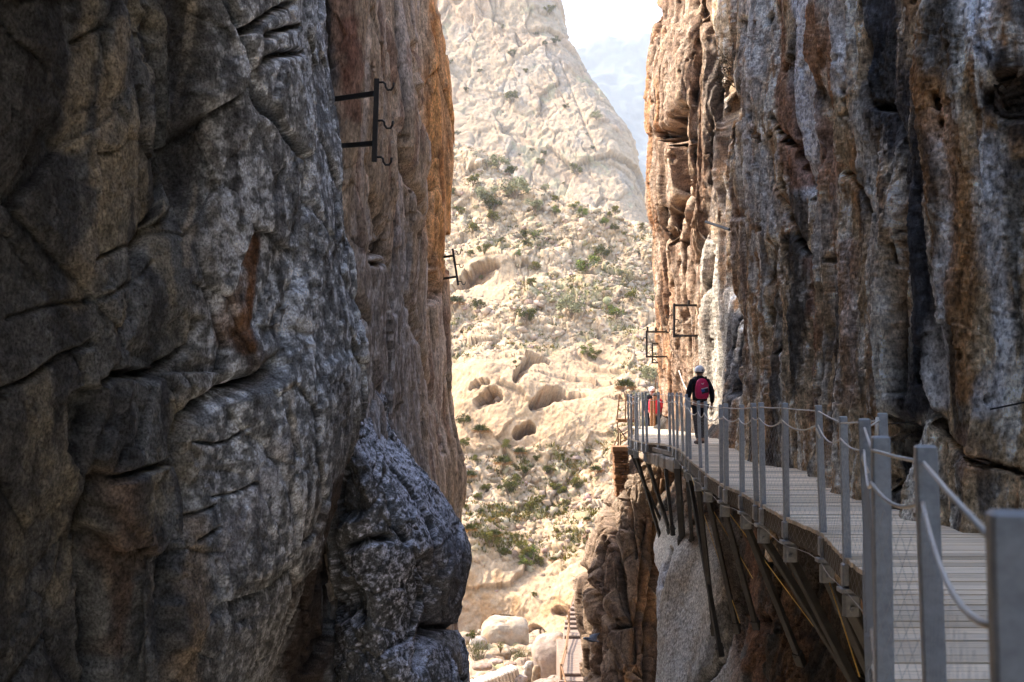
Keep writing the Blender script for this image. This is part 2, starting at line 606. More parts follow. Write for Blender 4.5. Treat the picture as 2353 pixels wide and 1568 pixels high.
# ------------------------------------------------------------------ left cliff, farther red-brown face with the orange rim
PYB = [-300, 0, 100, 250, 400, 550, 650, 750, 850, 1000, 1100, 1190, 1300, 1568]
PXB = [985, 1010, 1026, 1044, 1045, 1035, 1029, 1029, 1037, 1046, 1064, 1067, 1058, 1050]
rows = []
for py in (-900, -300, 0, 130, 260, 400, 540, 680, 820, 960, 1100, 1250, 1400, 1568, 1800):
    e = float(np.interp(py, PYB, PXB)) - 11
    d = e - 1040
    orange = float(smooth(np.array([py]), 620, 380)[0])
    c = [P(690, py, 13.4), P(735, py, 12.9), P(775, py, 12.7), P(835 + .2 * d, py, 13.2), P(872 + .3 * d, py, 14.2), P(893 + .4 * d, py, 15.8),
         P(935 + .6 * d, py, 17.0), P(968 + .8 * d, py, 19.2), P(992 + .9 * d - 8 * orange, py, 21.5 + 1.2 * orange), P(1018 + d, py, 22.9 + .5 * orange), P(e, py, 24.4)]
    x, y, z = c[-1]
    c += [(x - .35, 26.2, z), (x - 2.0, 28.6, z), (x - 7, 29.6, z)]
    rows.append(c)
rows = shift_rows(rows, [(16, -3.0), (7, -0.8)], [(-6, 0)])
L2 = Sheet(rows, [8, 30, 50, 46, 36, 44, 40, 34, 34, 34, 20, 14, 8], [8, 16, 24, 50, 70, 66, 72, 68, 66, 66, 66, 60, 50, 50, 40, 24, 8], True, 0.85)
rough(L2, 23, (2.2, 0.18), ((1.2, 0.15), (0.45, 0.06), (0.16, 0.014)), ((0.3, 0.012), (0.07, 0.012)), 0.28, .10, .3)
q = L2.q
wob = fbm(L2.p0 / 0.35, 3, 411)
fl = fbm(L2.p0 * np.array([1, 1, 0.12]) / 0.6, 4, 29, 0.5, True)
L2.h += 0.16 * fl
for line, w, dp in (
        ([(885, -40), (888, 90), (903, 200), (918, 300), (938, 420), (962, 520), (985, 610)], 5, 0.35),
        ([(850, 360), (866, 470), (880, 600), (893, 720)], 5, 0.22),
        ([(940, 110), (950, 220), (975, 330), (992, 430)], 7, 0.5),
        ([(805, 640), (830, 720), (860, 830), (880, 940)], 5, 0.22),
        ([(930, 680), (955, 800), (985, 920), (1010, 1040)], 5, 0.25),
        ([(848, 572), (872, 560), (870, 580)], 6, 0.25),
        ([(862, 585), (852, 600), (866, 606)], 5, 0.22)):
    carve(L2, q, line, w, dp, wob)
hollow(L2, q, (1020, 580), (11, 46), 1.0, wob, 0.1)
hollow(L2, q, (985, 668), (20, 40), 0.6, wob)
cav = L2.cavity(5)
pz = L2.p0 * np.array([1, 1, 0.18])
na = fbm(pz / 0.5, 4, 31)
nc = fbm(L2.p0 * np.array([1, 1, .5]) / 0.12, 4, 33, 0.65)
c = np.tile(np.array([[0.41, 0.315, 0.23]], np.float32), (len(q), 1))
c = lerp3(c, (0.48, 0.41, 0.36), smooth(na, 0.0, 0.35) * 0.8)
c = lerp3(c, (0.22, 0.13, 0.095), smooth(fbm(pz / 0.35, 4, 35), 0.08, 0.38) * 0.7)
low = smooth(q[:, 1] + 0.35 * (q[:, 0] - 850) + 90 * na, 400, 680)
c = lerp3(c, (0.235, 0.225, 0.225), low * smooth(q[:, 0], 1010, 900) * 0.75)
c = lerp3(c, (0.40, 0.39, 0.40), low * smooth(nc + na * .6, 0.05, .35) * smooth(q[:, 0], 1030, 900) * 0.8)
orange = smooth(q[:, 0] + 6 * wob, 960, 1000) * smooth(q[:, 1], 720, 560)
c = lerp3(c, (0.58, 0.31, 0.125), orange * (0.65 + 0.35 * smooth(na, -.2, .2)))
c = lerp3(c, (0.30, 0.13, 0.045), orange * smooth(fbm(pz / 0.3, 3, 37), 0.1, 0.3) * .8)
c = stain_or_shade(c, q, [(790, 60), (800, 150), (800, 260)], 22, (0.19, 0.085, 0.06), .7, wob)
c = stain_or_shade(c, q, [(756, 0), (765, 200), (782, 420)], 13, (0.12, 0.12, 0.12), .8, wob)
c = stain_or_shade(c, q, [(1018, 545), (1020, 620)], 13, (0.22, 0.10, 0.045), .9, wob)
c = stain_or_shade(c, q, [(1010, -20), (1015, 30)], 18, (0.55, 0.43, 0.30), .8, wob)
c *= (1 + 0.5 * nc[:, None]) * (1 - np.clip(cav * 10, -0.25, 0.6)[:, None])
m_face = rock_mat("red_brown_limestone", 34, 0.4, 1.75, 0.4, 1.0, 0.04, 18)
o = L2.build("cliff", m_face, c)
tag(o, "red brown grooved cliff face with an orange rim behind the upper iron hook frame", "cliff", kind="structure")

# ------------------------------------------------------------------ left cliff, bluish boulder-like foot
PYF = [960, 1010, 1100, 1200, 1290, 1370, 1440, 1500, 1568, 1800]
PXF = [880, 905, 985, 1048, 1079, 1069, 1047, 1061, 1077, 1110]
rows = []
for py in (900, 960, 1010, 1100, 1200, 1290, 1370, 1440, 1500, 1568, 1700, 1900):
    e = float(np.interp(py, PYF, PXF)) - 11
    t = float(smooth(np.array([py]), 1060, 880)[0])
    D0 = 12.0 + 1.8 * t
    c = [P(742, py, D0 + 2.2), P(766, py, D0 + .5), P(790, py, D0 - .1), P(766 + (e - 766) * .35, py, D0 - .25), P(766 + (e - 766) * .65, py, D0 + .3), P(766 + (e - 766) * .87, py, D0 + 1.2), P(e, py, D0 + 2.3)]
    x, y, z = c[-1]
    c += [(x - .12, y + .9, z), (x - 1.0, y + 2.4, z), (x - 2.5, y + 3, z)]
    rows.append(c)
rows = shift_rows(rows, [(1.0, -1.0)], [(-6, 0)])
L3 = Sheet(rows, [12, 24, 64, 60, 50, 44, 24, 16, 8], [14, 30, 40, 60, 62, 58, 54, 50, 46, 46, 36, 14, 8], True, 0.85)
rough(L3, 48, (1.8, 0.2), ((1.1, 0.14), (0.4, 0.045), (0.13, 0.010)), ((0.3, 0.014), (0.07, 0.011)), 0.8, .08, .3)
q = L3.q
wob = fbm(L3.p0 / 0.3, 3, 421)
for line, w, dp in (
        ([(1055, 1440), (1010, 1440), (975, 1455)], 6, 0.25),
        ([(985, 1290), (1000, 1360), (985, 1440), (960, 1520)], 16, 0.22),
        ([(890, 1090), (905, 1150), (915, 1210), (940, 1240)], 10, 0.16),
        ([(800, 1260), (850, 1240), (900, 1235)], 8, 0.2),
        ([(700, 1700), (710, 1720)], 4, 0.02)):
    carve(L3, q, line, w, dp, wob)
hollow(L3, q, (800, 1130), (38, 90), 0.2, wob)
hollow(L3, q, (800, 1390), (45, 60), 0.2, wob)
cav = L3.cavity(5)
nc = fbm(L3.p0 / 0.07, 5, 53, 0.7)
nb = fbm(L3.p0 / 0.7, 3, 54)
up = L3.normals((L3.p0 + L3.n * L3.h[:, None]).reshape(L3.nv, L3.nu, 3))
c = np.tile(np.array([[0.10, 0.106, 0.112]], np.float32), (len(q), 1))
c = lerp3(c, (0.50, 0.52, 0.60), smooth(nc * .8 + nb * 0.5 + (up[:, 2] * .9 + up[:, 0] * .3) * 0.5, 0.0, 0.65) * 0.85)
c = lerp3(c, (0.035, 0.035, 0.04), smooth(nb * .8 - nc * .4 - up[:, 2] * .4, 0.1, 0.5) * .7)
c = stain_or_shade(c, q, [(1030, 1250), (1050, 1340), (1010, 1420)], 42, (0.10, 0.10, 0.115), .75, wob)
c = stain_or_shade(c, q, [(800, 1060), (800, 1190)], 40, (0.05, 0.05, 0.05), .8, wob)
c = stain_or_shade(c, q, [(1020, 1470), (1045, 1540)], 16, (0.34, 0.32, 0.30), .6, wob)
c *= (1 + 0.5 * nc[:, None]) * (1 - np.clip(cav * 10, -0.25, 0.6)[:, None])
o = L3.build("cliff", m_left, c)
tag(o, "bluish black and grey rounded cliff foot at the bottom beside the sunlit valley", "cliff", kind="structure")

# ------------------------------------------------------------------ right cliff above the walkway
PYR = [-400, 0, 60, 100, 250, 330, 420, 540, 600, 750, 900, 1100]
PXR = [1542, 1522, 1515, 1506, 1493, 1493, 1490, 1508, 1522, 1526, 1527, 1530]
cols = [(0, 31.0), (38, 29.4), (75, 27.6), (1622, 26.6), (1655, 25.2), (1682, 22.8), (1700, 20.4), (1722, 18.6), (1765, 16.2), (1822, 15.4), (1896, 14.2),
        (1948, 11.9), (2045, 10.8), (2169, 9.2), (2320, 8.55), (2500, 8.0)]
rows = []
for k, py in enumerate((-1300, -500, 0, 110, 220, 330, 440, 560, 700, None, None, None)):
    e_t = None
    c = []
    first = None
    for j, (px, D) in enumerate(cols):
        base = 884.7 + FPX * 1.62 / D
        yy = py if py is not None else 700 + (base - 700) * ((k - 8) / 3.0)
        if j < 3:
            px = float(np.interp(yy, PYR, PXR)) + px * (1.0 if j < 2 else 1.15)
        lean = 0.25 * math.sin(yy * 0.004 + j * 1.7)
        c.append(P(px + 6 * math.sin(j * 2.1 + yy * .006), yy, D + lean * (0.4 if D < 20 else 1.0)))
        if j == 0:
            first = c[0] if px == px else None
    # the silhouette column without the sway
    yy0 = py if py is not None else 700 + (884.7 + FPX * 1.62 / 31.0 - 700) * ((k - 8) / 3.0)
    c[0] = P(float(np.interp(yy0, PYR, PXR)), yy0, 31.0)
    z0 = c[0][2]
    zl = c[-1][2]
    c = [(11, 37, z0), (7.0, 34.6, z0), (c[0][0] + .55, 32.6, z0)] + c + [(4.6, 4.5, zl), (4.0, 0, zl), (3.8, -8, zl)]
    rows.append(c)
rows = shift_rows(rows, [(10, 3), (4, .8)], [(-1.2, .35)])
RU = Sheet(rows, [6, 10, 16] + [40, 36, 42, 36, 34, 30, 34, 46, 58, 66, 56, 66, 76, 84, 60] + [20, 10, 10],
           [8, 16, 24, 60] + [66, 66, 66, 66, 72, 82, 90, 90, 80] + [20], True, 0.78)
q = RU.q
RU.h += 0.30 * fbm(RU.p0 * np.array([1, 1, 0.3]) / 2.2, 3, 61)
RU.again()
wz = RU.p0 + 0.14 * np.stack([fbm(RU.p0 / 1.3, 2, 70 + k) for k in range(3)], 1)
flute = fbm(wz * np.array([1, 1, 0.06]) / 0.75, 4, 63, 0.55, True)
flute2 = fbm(wz * np.array([1, 1, 0.045]) / 0.30, 3, 64, 0.5)
RU.h += 0.28 * flute + 0.09 * flute2
RU.again()
v, edge = facets(wz * np.array([1, 1, .45]), 0.7, 65, 0.8, 0.3)
RU.h += 0.05 * v
v, edge = facets(wz * np.array([1, 1, .3]), 0.26, 165, 0.8, 0.3)
RU.h += 0.032 * v
v, edge = facets(RU.p0 * np.array([1, 1, .55]), 0.10, 166, 0.8, 0.3)
RU.h += 0.014 * v
RU.h += 0.016 * fbm(RU.p0 * np.array([1, 1, .6]) / 0.28, 4, 66, 0.6)
RU.h += 0.014 * fbm(RU.p0 / 0.05, 4, 67, 0.6)
pit = fbm(RU.p0 * np.array([1, 1, .7]) / 0.35, 3, 68)
RU.h -= 0.12 * smooth(pit, 0.48, 0.62)
wob = fbm(RU.p0 * np.array([1, 1, .4]) / 0.4, 3, 431)
for line, w, dp in (
        ([(1618, -60), (1622, 20), (1645, 78), (1660, 157), (1671, 235), (1678, 314), (1676, 445), (1681, 523), (1685, 654), (1697, 732), (1700, 900)], 9, 1.0),
        ([(1723, 52), (1739, 173), (1728, 235), (1722, 340), (1720, 418), (1717, 497)], 6, 0.4),
        ([(1838, 52), (1838, 157), (1849, 293), (1859, 377), (1877, 455)], 5, 0.16),
        ([(1880, 52), (1896, 157), (1909, 262), (1897, 377), (1878, 460)], 5, 0.16),
        ([(1796, 272), (1830, 320), (1849, 340), (1875, 450)], 6, 0.25),
        ([(1802, 418), (1822, 471), (1849, 549), (1875, 602), (1880, 680)], 6, 0.3),
        ([(1922, 455), (1922, 523), (1919, 602)], 6, 0.25),
        ([(1951, 377), (2000, 460), (2011, 575), (2003, 680), (2003, 840)], 6, 0.3),
        ([(2000, 0), (2011, 105), (2006, 183), (2021, 241), (2074, 251), (2084, 340), (2084, 471), (2071, 575), (2068, 680), (2074, 900)], 7, 0.22),
        ([(2070, 985), (2090, 1010), (2085, 1100)], 26, 0.35),
        ([(2120, 860), (2180, 1000), (2260, 1060), (2353, 1090)], 7, 0.22),
        ([(1790, 570), (1785, 640), (1800, 700), (1795, 800)], 12, 0.30),
        ([(1600, -40), (1612, 120), (1604, 260), (1598, 420), (1590, 560)], 5, .45), ([(1640, 60), (1652, 240), (1642, 420), (1620, 600)], 7, .5), ([(1530, 480), (1545, 700), (1540, 950)], 4, .3), ([(1585, 560), (1592, 760), (1602, 980)], 6, .4), ([(1520, 20), (1528, 120), (1520, 240)], 4, .3),
        ([(1580, 258), (1573, 312), (1572, 370), (1567, 450), (1556, 540)], 12, 1.2),
        ([(1636, 520), (1648, 560), (1645, 640), (1622, 720)], 4, 0.3)):
    carve(RU, q, line, w, dp, wob)
hollow(RU, q, (1692, 255), (26, 110), 0.8, wob)
hollow(RU, q, (2335, 225), (62, 62), 0.35, wob, 0.5)
block(RU, q, [(1470, 60), (1560, 40), (1600, 120), (1588, 236), (1512, 312), (1470, 300)], .10, 7, wob)
block(RU, q, [(1512, 316), (1586, 240), (1596, 330), (1577, 358), (1552, 334), (1532, 326)], -.9, 6, wob)
hollow(RU, q, (2095, 990), (34, 20), 0.4, wob)
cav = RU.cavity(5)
pz = RU.p0 * np.array([1, 1, 0.16])
na = fbm(pz / 0.42, 5, 81, 0.6)
nb = fbm(pz / 0.22, 5, 82, 0.6)
nc = fbm(RU.p0 * np.array([1, 1, .55]) / 0.085, 4, 83, 0.7)
nd = fbm(RU.p0 * np.array([1, 1, .3]) / 1.1, 3, 84)
c = np.tile(np.array([[0.48, 0.365, 0.235]], np.float32), (len(q), 1))
c = lerp3(c, (0.35, 0.195, 0.092), smooth(na, 0.02, 0.36) * 0.8)
c = lerp3(c, (0.74, 0.725, 0.67), smooth(nb + .3 * nc, 0.06, 0.38) * 0.75)
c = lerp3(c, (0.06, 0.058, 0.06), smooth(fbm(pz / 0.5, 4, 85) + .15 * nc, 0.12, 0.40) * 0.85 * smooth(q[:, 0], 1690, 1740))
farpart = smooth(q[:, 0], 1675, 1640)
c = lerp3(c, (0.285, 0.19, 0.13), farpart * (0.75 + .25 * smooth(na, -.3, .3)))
c = lerp3(c, (0.39, 0.305, 0.225), farpart * smooth(nb, 0.05, 0.4) * .6)
c = lerp3(c, (0.34, 0.155, 0.062), smooth(q[:, 0], 1580, 1520) * smooth(fbm(pz / .6, 3, 86), -0.05, 0.25) * .8)
c = lerp3(c, (0.13, 0.07, 0.04), farpart * smooth(fbm(pz / .35, 3, 87), .16, .4) * .75)
for ln, w, cc, s in (
        ([(1858, -20), (1862, 150), (1878, 300), (1877, 430)], 32, (0.72, 0.74, 0.80), .95),
        ([(1740, -20), (1750, 140), (1745, 330), (1765, 430), (1790, 500)], 34, (0.52, 0.52, 0.52), .8),
        ([(1930, -20), (1940, 100), (1950, 200)], 20, (0.68, 0.68, 0.70), .85),
        ([(1990, 250), (2010, 380), (2035, 500)], 20, (0.66, 0.63, 0.58), .75),
        ([(2030, -20), (2050, 160), (2100, 330), (2125, 500), (2130, 700), (2120, 930)], 50, (0.045, 0.05, 0.064), .95),
        ([(2060, 100), (2050, 220)], 26, (0.045, 0.045, 0.045), .85),
        ([(2265, -20), (2285, 80), (2295, 135)], 34, (0.74, 0.77, 0.84), .95),
        ([(2200, 260), (2210, 420), (2200, 560), (2180, 780), (2170, 920)], 22, (0.72, 0.71, 0.72), .9),
        ([(2120, -20), (2150, 140), (2215, 330), (2230, 560), (2240, 760), (2240, 900)], 32, (0.37, 0.195, 0.08), .85),
        ([(2285, 330), (2290, 560), (2305, 800), (2300, 930)], 36, (0.62, 0.63, 0.67), .8),
        ([(2340, -20), (2345, 60)], 22, (0.07, 0.075, 0.09), .8),
        ([(2320, 160), (2345, 280), (2300, 240)], 50, (0.045, 0.045, 0.048), .85),
        ([(2340, 380), (2335, 620), (2350, 900)], 13, (0.05, 0.055, 0.065), .7),
        ([(1675, 730), (1682, 850), (1684, 1010)], 22, (0.062, 0.066, 0.075), .95),
        ([(1700, 120), (1690, 260), (1690, 340)], 22, (0.085, 0.08, 0.075), .8),  # recess shade painted in beside the crease
        ([(1640, 560), (1650, 700), (1645, 860), (1635, 1000)], 24, (0.44, 0.41, 0.36), .8),
        ([(1648, 565), (1647, 620)], 5, (0.42, 0.20, 0.09), .7),
        ([(1800, -20), (1815, 150), (1832, 300), (1850, 420)], 19, (0.29, 0.145, 0.08), .85),
        ([(1905, 20), (1918, 200), (1912, 360), (1890, 440)], 17, (0.34, 0.185, 0.10), .85),
        ([(1700, 420), (1712, 600), (1745, 900)], 14, (0.15, 0.085, 0.055), .7),
        ([(1832, 560), (1842, 700), (1838, 900)], 22, (0.05, 0.05, 0.05), .9),
        ([(1790, 640), (1790, 800), (1785, 950)], 12, (0.075, 0.07, 0.065), .7),
        ([(1870, 600), (1890, 760), (1880, 950)], 16, (0.24, 0.125, 0.085), .75),
        ([(1905, 470), (1895, 600)], 12, (0.40, 0.39, 0.38), .7),
        ([(2030, 520), (2045, 700), (2050, 900)], 19, (0.60, 0.57, 0.51), .75),
        ([(1960, 560), (1965, 760), (1960, 930)], 14, (0.30, 0.18, 0.13), .6),
        ([(2230, 1000), (2260, 1080)], 34, (0.26, 0.15, 0.09), .6),
        ([(2150, 960), (2120, 1020), (2200, 1150)], 26, (0.33, 0.31, 0.28), .6),
        ([(1600, 40), (1610, 200), (1600, 420)], 9, (0.11, 0.065, 0.04), .8),  # from here on: groove shade painted in along the carved slots
        ([(1640, 100), (1655, 300), (1640, 500)], 15, (0.105, 0.09, 0.08), .8),
        ([(1530, 540), (1545, 760), (1540, 930)], 7, (0.13, 0.07, 0.04), .75),
        ([(1585, 560), (1592, 760), (1602, 960)], 9, (0.12, 0.075, 0.05), .75),
        ([(1572, 290), (1568, 420), (1556, 540)], 15, (0.12, 0.06, 0.03), .8)):
    c = stain_or_shade(c, q, ln, w, cc, s, wob + .35 * nc, .9)
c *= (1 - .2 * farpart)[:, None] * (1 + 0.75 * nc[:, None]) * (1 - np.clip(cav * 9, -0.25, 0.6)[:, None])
m_right = rock_mat("streaked_limestone", 32, 0.35, 1.85, 0.6, 1.0, 0.04, 18)
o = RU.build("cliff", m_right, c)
tag(o, "tall right cliff with white, rust and black vertical streaks above the boardwalk", "cliff", kind="structure")

# ------------------------------------------------------------------ right cliff under the walkway: undercut, then the slope the struts stand on
LW = [  # px, D near the deck, D where the undercut ends, D at the foot, row where it ends
    (1508, 29.0, 21.6, 20.6, 1330), (1530, 28.6, 21.2, 19.8, 1262), (1560, 27.5, 21.0, 19.0, 1232), (1600, 25.5, 20.3, 18.2, 1222), (1650, 23.4, 19.3, 17.0, 1250), (1685, 21.4, 18.9, 15.8, 1340),
    (1725, 19.6, 18.2, 14.7, 1420), (1790, 17.0, 15.8, 13.5, 1425), (1870, 15.2, 14.4, 12.6, 1480), (1960, 13.4, 12.8, 11.4, 1540), (2100, 11.4, 10.8, 9.9, 1600), (2353, 9.2, 8.8, 8.2, 1700)]
rows = []
for k in range(12):
    c = []
    for px, d0, d1, d2, ye in LW:
        y0 = 884.7 + FPX * 1.60 / d0
        t = k / 11.0
        if t < 0.4:
            s = t / 0.4
            y = y0 + (ye - y0) * s
            D = d0 + (d1 - d0) * s ** 1.6
        else:
            s = (t - 0.4) / 0.6
            y = ye + (1800 - ye) * s
            D = d1 + (d2 - d1) * s ** 0.7
        c.append(P(px, y, D))
    x, yv, z = c[0]
    c = [(x + 1.2, yv + 4.0, z), (x + .25, yv + 1.0, z)] + c
    xl, yl, zl = c[-1]
    c += [(xl + .2, 4.0, zl), (xl, -6, zl)]
    rows.append(c)
rows = shift_rows(rows, [(.6, .3)], [(-7, -.2)])
RL = Sheet(rows, [10, 20, 30, 34, 44, 50, 44, 50, 60, 60, 50, 44, 40, 10, 8], [8] + [34, 34, 36, 40, 44, 44, 44, 44, 40, 40, 30] + [8], True, 0.85)
q = RL.q
RL.h += 0.16 * fbm(RL.p0 * np.array([1, 1, .5]) / 1.8, 3, 91)
RL.again()
slab = smooth(q[:, 0], 1740, 1670) * smooth(q[:, 1], 1180, 1230)
wz = RL.p0 + 0.2 * np.stack([fbm(RL.p0 / 1.0, 2, 95 + k) for k in range(3)], 1)
v, edge = facets(wz * np.array([1, 1, .5]), 0.8, 93, 0.8, 0.3)
RL.h += (0.16 * v + 0.16 * fbm(wz * np.array([1, 1, .15]) / .6, 4, 94, .55, True)) * (1 - .9 * slab)
RL.h += 0.03 * fbm(RL.p0 / 0.3, 4, 96, .6) * (1 - .5 * slab)
RL.h += 0.012 * fbm(RL.p0 / 0.07, 3, 97, .6)
wob = fbm(RL.p0 / 0.4, 3, 441)
carve(RL, q, [(1538, 1262), (1528, 1310), (1518, 1345)], 5, .25, wob)
carve(RL, q, [(1690, 1380), (1670, 1450), (1650, 1520), (1600, 1600)], 9, .2, wob)
carve(RL, q, [(1760, 1420), (1765, 1500), (1760, 1600)], 9, .3, wob)
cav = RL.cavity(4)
pz = RL.p0 * np.array([1, 1, 0.2])
na = fbm(pz / .4, 4, 98)
nc = fbm(RL.p0 / 0.08, 4, 99, .7)
c = np.tile(np.array([[0.075, 0.06, 0.048]], np.float32), (len(q), 1))  # shade under the deck is put into this dark base colour
c = lerp3(c, (0.13, 0.072, 0.042), smooth(na, 0, .35) * .8)
c = lerp3(c, (0.03, 0.03, 0.028), smooth(fbm(pz / .5, 4, 100), .05, .35) * .8)
c = lerp3(c, (0.44, 0.41, 0.36), np.clip(slab * 1.0 + .25 * wob * slab, 0, 1))
c = lerp3(c, (0.34, 0.36, 0.38), slab * smooth(q[:, 1] + 40 * wob, 1380, 1520) * .5)
for ln, w, cc, s in (
        ([(1580, 1080), (1590, 1160), (1600, 1230)], 30, (0.27, 0.19, 0.13), .7),
        ([(1668, 1400), (1640, 1480), (1610, 1568)], 16, (0.10, 0.105, 0.11), .75),
        ([(1700, 1460), (1690, 1568)], 22, (0.30, 0.20, 0.14), .7),
        ([(1740, 1230), (1745, 1380), (1735, 1568)], 16, (0.30, 0.15, 0.08), .6),
        ([(1825, 1350), (1835, 1568)], 26, (0.22, 0.12, 0.06), .6),
        ([(1518, 1300), (1509, 1360), (1506, 1420)], 9, (0.34, 0.34, 0.36), .7)):
    c = stain_or_shade(c, q, ln, w, cc, s, wob)
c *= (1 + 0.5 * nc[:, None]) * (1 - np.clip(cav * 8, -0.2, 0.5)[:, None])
o = RL.build("cliff", m_right, c)
tag(o, "undercut rock below the boardwalk with a smooth pale slab where the struts stand", "cliff", kind="structure")

# ------------------------------------------------------------------ brown fluted buttress below the far end of the walkway
PYU = [1040, 1060, 1100, 1150, 1190, 1280, 1340, 1390, 1450, 1568, 1750]
PXU = [1478, 1447, 1427, 1400, 1387, 1345, 1331, 1331, 1345, 1349, 1352]
rows = []
for py in (1045, 1062, 1085, 1120, 1160, 1210, 1270, 1340, 1410, 1480, 1568, 1700, 1850):
    e = float(np.interp(py, PYU, PXU))
    r = float(np.interp(py, [1045, 1200, 1330, 1568, 1850], [1560, 1560, 1540, 1540, 1540]))
    s = (py - 1045) / 700.0
    Dn = 26.6 - 3.0 * s
    c = [P(e + (r - e) * f, py, Dn + dd) for f, dd in ((0, 2.2), (.10, 1.0), (.28, .25), (.48, 0), (.66, -.1), (.84, .1), (1, .8))]
    x, y, z = c[0]
    x2, y2, z2 = c[-1]
    c = [(x + 2.5, y + 3.5, z), (x + .35, y + 1.3, z)] + c + [(x2 + .6, y2 + 1.5, z2), (x2 + 2, y2 + 3, z2)]
    rows.append(c)
top = [(x + .15, y + 1.6, z + .12) for x, y, z in rows[0]]
rows = [[(x, y + 2.5, z - .3) for x, y, z in top], top] + rows
BU = Sheet(rows, [8, 20, 34, 50, 56, 54, 54, 44, 16, 8], [8, 20, 24, 30, 40, 44, 52, 60, 60, 56, 54, 50, 24, 12], True, 0.85)
q = BU.q
BU.h += 0.18 * fbm(BU.p0 * np.array([1, 1, .6]) / 1.6, 3, 101)
BU.again()
wz = BU.p0 + 0.15 * np.stack([fbm(BU.p0 / 1.0, 2, 105 + k) for k in range(3)], 1)
# flutes lean from upper right to lower left
sk = np.stack([wz[:, 0] + 0.22 * wz[:, 2], wz[:, 1], wz[:, 2] * .16], 1)
fl = fbm(sk / .62, 4, 103, .5, True)
BU.h += 0.12 * fl
sk2 = np.stack([wz[:, 0] + 0.22 * wz[:, 2], wz[:, 1], wz[:, 2] * .24], 1)
for size, amp in ((.75, .24), (.32, .10), (.13, .035)):
    v, edge = facets(sk2, size, 104, .9, .35)
    BU.h += amp * v - amp * .2 * (1 - smooth(edge, 0, .08))
BU.h += 0.018 * fbm(BU.p0 / .2, 4, 106, .6)
wob = fbm(BU.p0 / .4, 3, 451)
for line, w, dp in (([(1400, 1165), (1412, 1230), (1425, 1300), (1432, 1380), (1445, 1430)], 6, .4), ([(1340, 1310), (1375, 1400), (1415, 1440), (1450, 1430)], 7, .5),
                    ([(1440, 1120), (1455, 1200), (1462, 1280)], 5, .3), ([(1480, 1200), (1478, 1300), (1470, 1400), (1455, 1520)], 6, .4), ([(1360, 1440), (1365, 1510), (1362, 1600)], 9, .5),
                    ([(1505, 1200), (1503, 1320), (1490, 1450), (1478, 1568)], 6, .4)):
    carve(BU, q, line, w, dp, wob)
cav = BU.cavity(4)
na = fbm(sk / .35, 4, 108)
nc = fbm(BU.p0 / .1, 4, 109, .7)
c = np.tile(np.array([[0.215, 0.150, 0.102]], np.float32), (len(q), 1))
c = lerp3(c, (0.095, 0.06, 0.04), smooth(na, 0.02, .32) * .8)
c = lerp3(c, (0.33, 0.25, 0.18), smooth(q[:, 1] + 60 * wob, 1230, 1100) * .7)
c = lerp3(c, (0.36, 0.185, 0.072), smooth(q[:, 0] + .2 * (q[:, 1] - 1300), 1450, 1500) * smooth(fl, .0, .3) * .75)
c = lerp3(c, (0.09, 0.06, 0.045), smooth(fbm(sk / .55, 3, 110), .12, .35) * .7 * smooth(q[:, 1], 1200, 1350))
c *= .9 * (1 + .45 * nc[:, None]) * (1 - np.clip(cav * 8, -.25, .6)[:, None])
m_but = rock_mat("brown_limestone", 30, .55, 1.5, .7, .7, .04, 14)
o = BU.build("cliff", m_but, c)
tag(o, "brown fluted rock buttress below the far end of the boardwalk and its brick pier", "cliff", kind="structure")
# ------------------------------------------------------------------ sunlit hillside beyond the gorge
px_c = [700, 900, 1000, 1060, 1150, 1250, 1350, 1450, 1540, 1640, 1850]
crest = [230, 300, 330, 343, 398, 450, 482, 505, 545, 560, 580]
prof = [(0.0, 100, 0), (0.12, 93, 0), (0.26, 84.5, 0), (0.38, 77, 0), (0.46, 70, 0), (0.54, 67, 0), (0.62, 65, 0), (0.72, 61, 0), (0.80, 57.5, 0), (0.88, 55, 0), (0.94, 53.2, 0), (1.0, 52, 0), (1.08, 50, 0)]
rows = []
for f, D, _ in prof:
    c = []
    for px, cr in zip(px_c, crest):
        y = cr + (1445 - cr) * f
        u = (px - 1000) / 550.0
        d = D * (1 - 0.13 * u)
        # the caves' wall stands steeper on the left, the gully runs to the right
        d += 1.2 * math.sin(px * 0.013 + f * 5)
        c.append(P(px, y, d))
    rows.append(c)
back = [(x * 1.15 - 3, y + 18, z - 1.5) for x, y, z in rows[0]]
rows = [[(x * 1.5 - 6, y + 30, z - 12) for x, y, z in back], back] + rows
HI = Sheet(rows, [20, 30, 60, 110, 120, 120, 120, 110, 60, 20], [6, 14, 90, 96, 90, 66, 66, 66, 76, 66, 60, 46, 46, 30], True, 0.62)
q = HI.q
HI.h += 1.3 * fbm(HI.p0 / 9.0, 3, 201)
HI.again()
q = HI.q
wob = fbm(HI.p0 / 2.0, 3, 461)
wob2 = fbm(HI.p0 / .7, 3, 462)
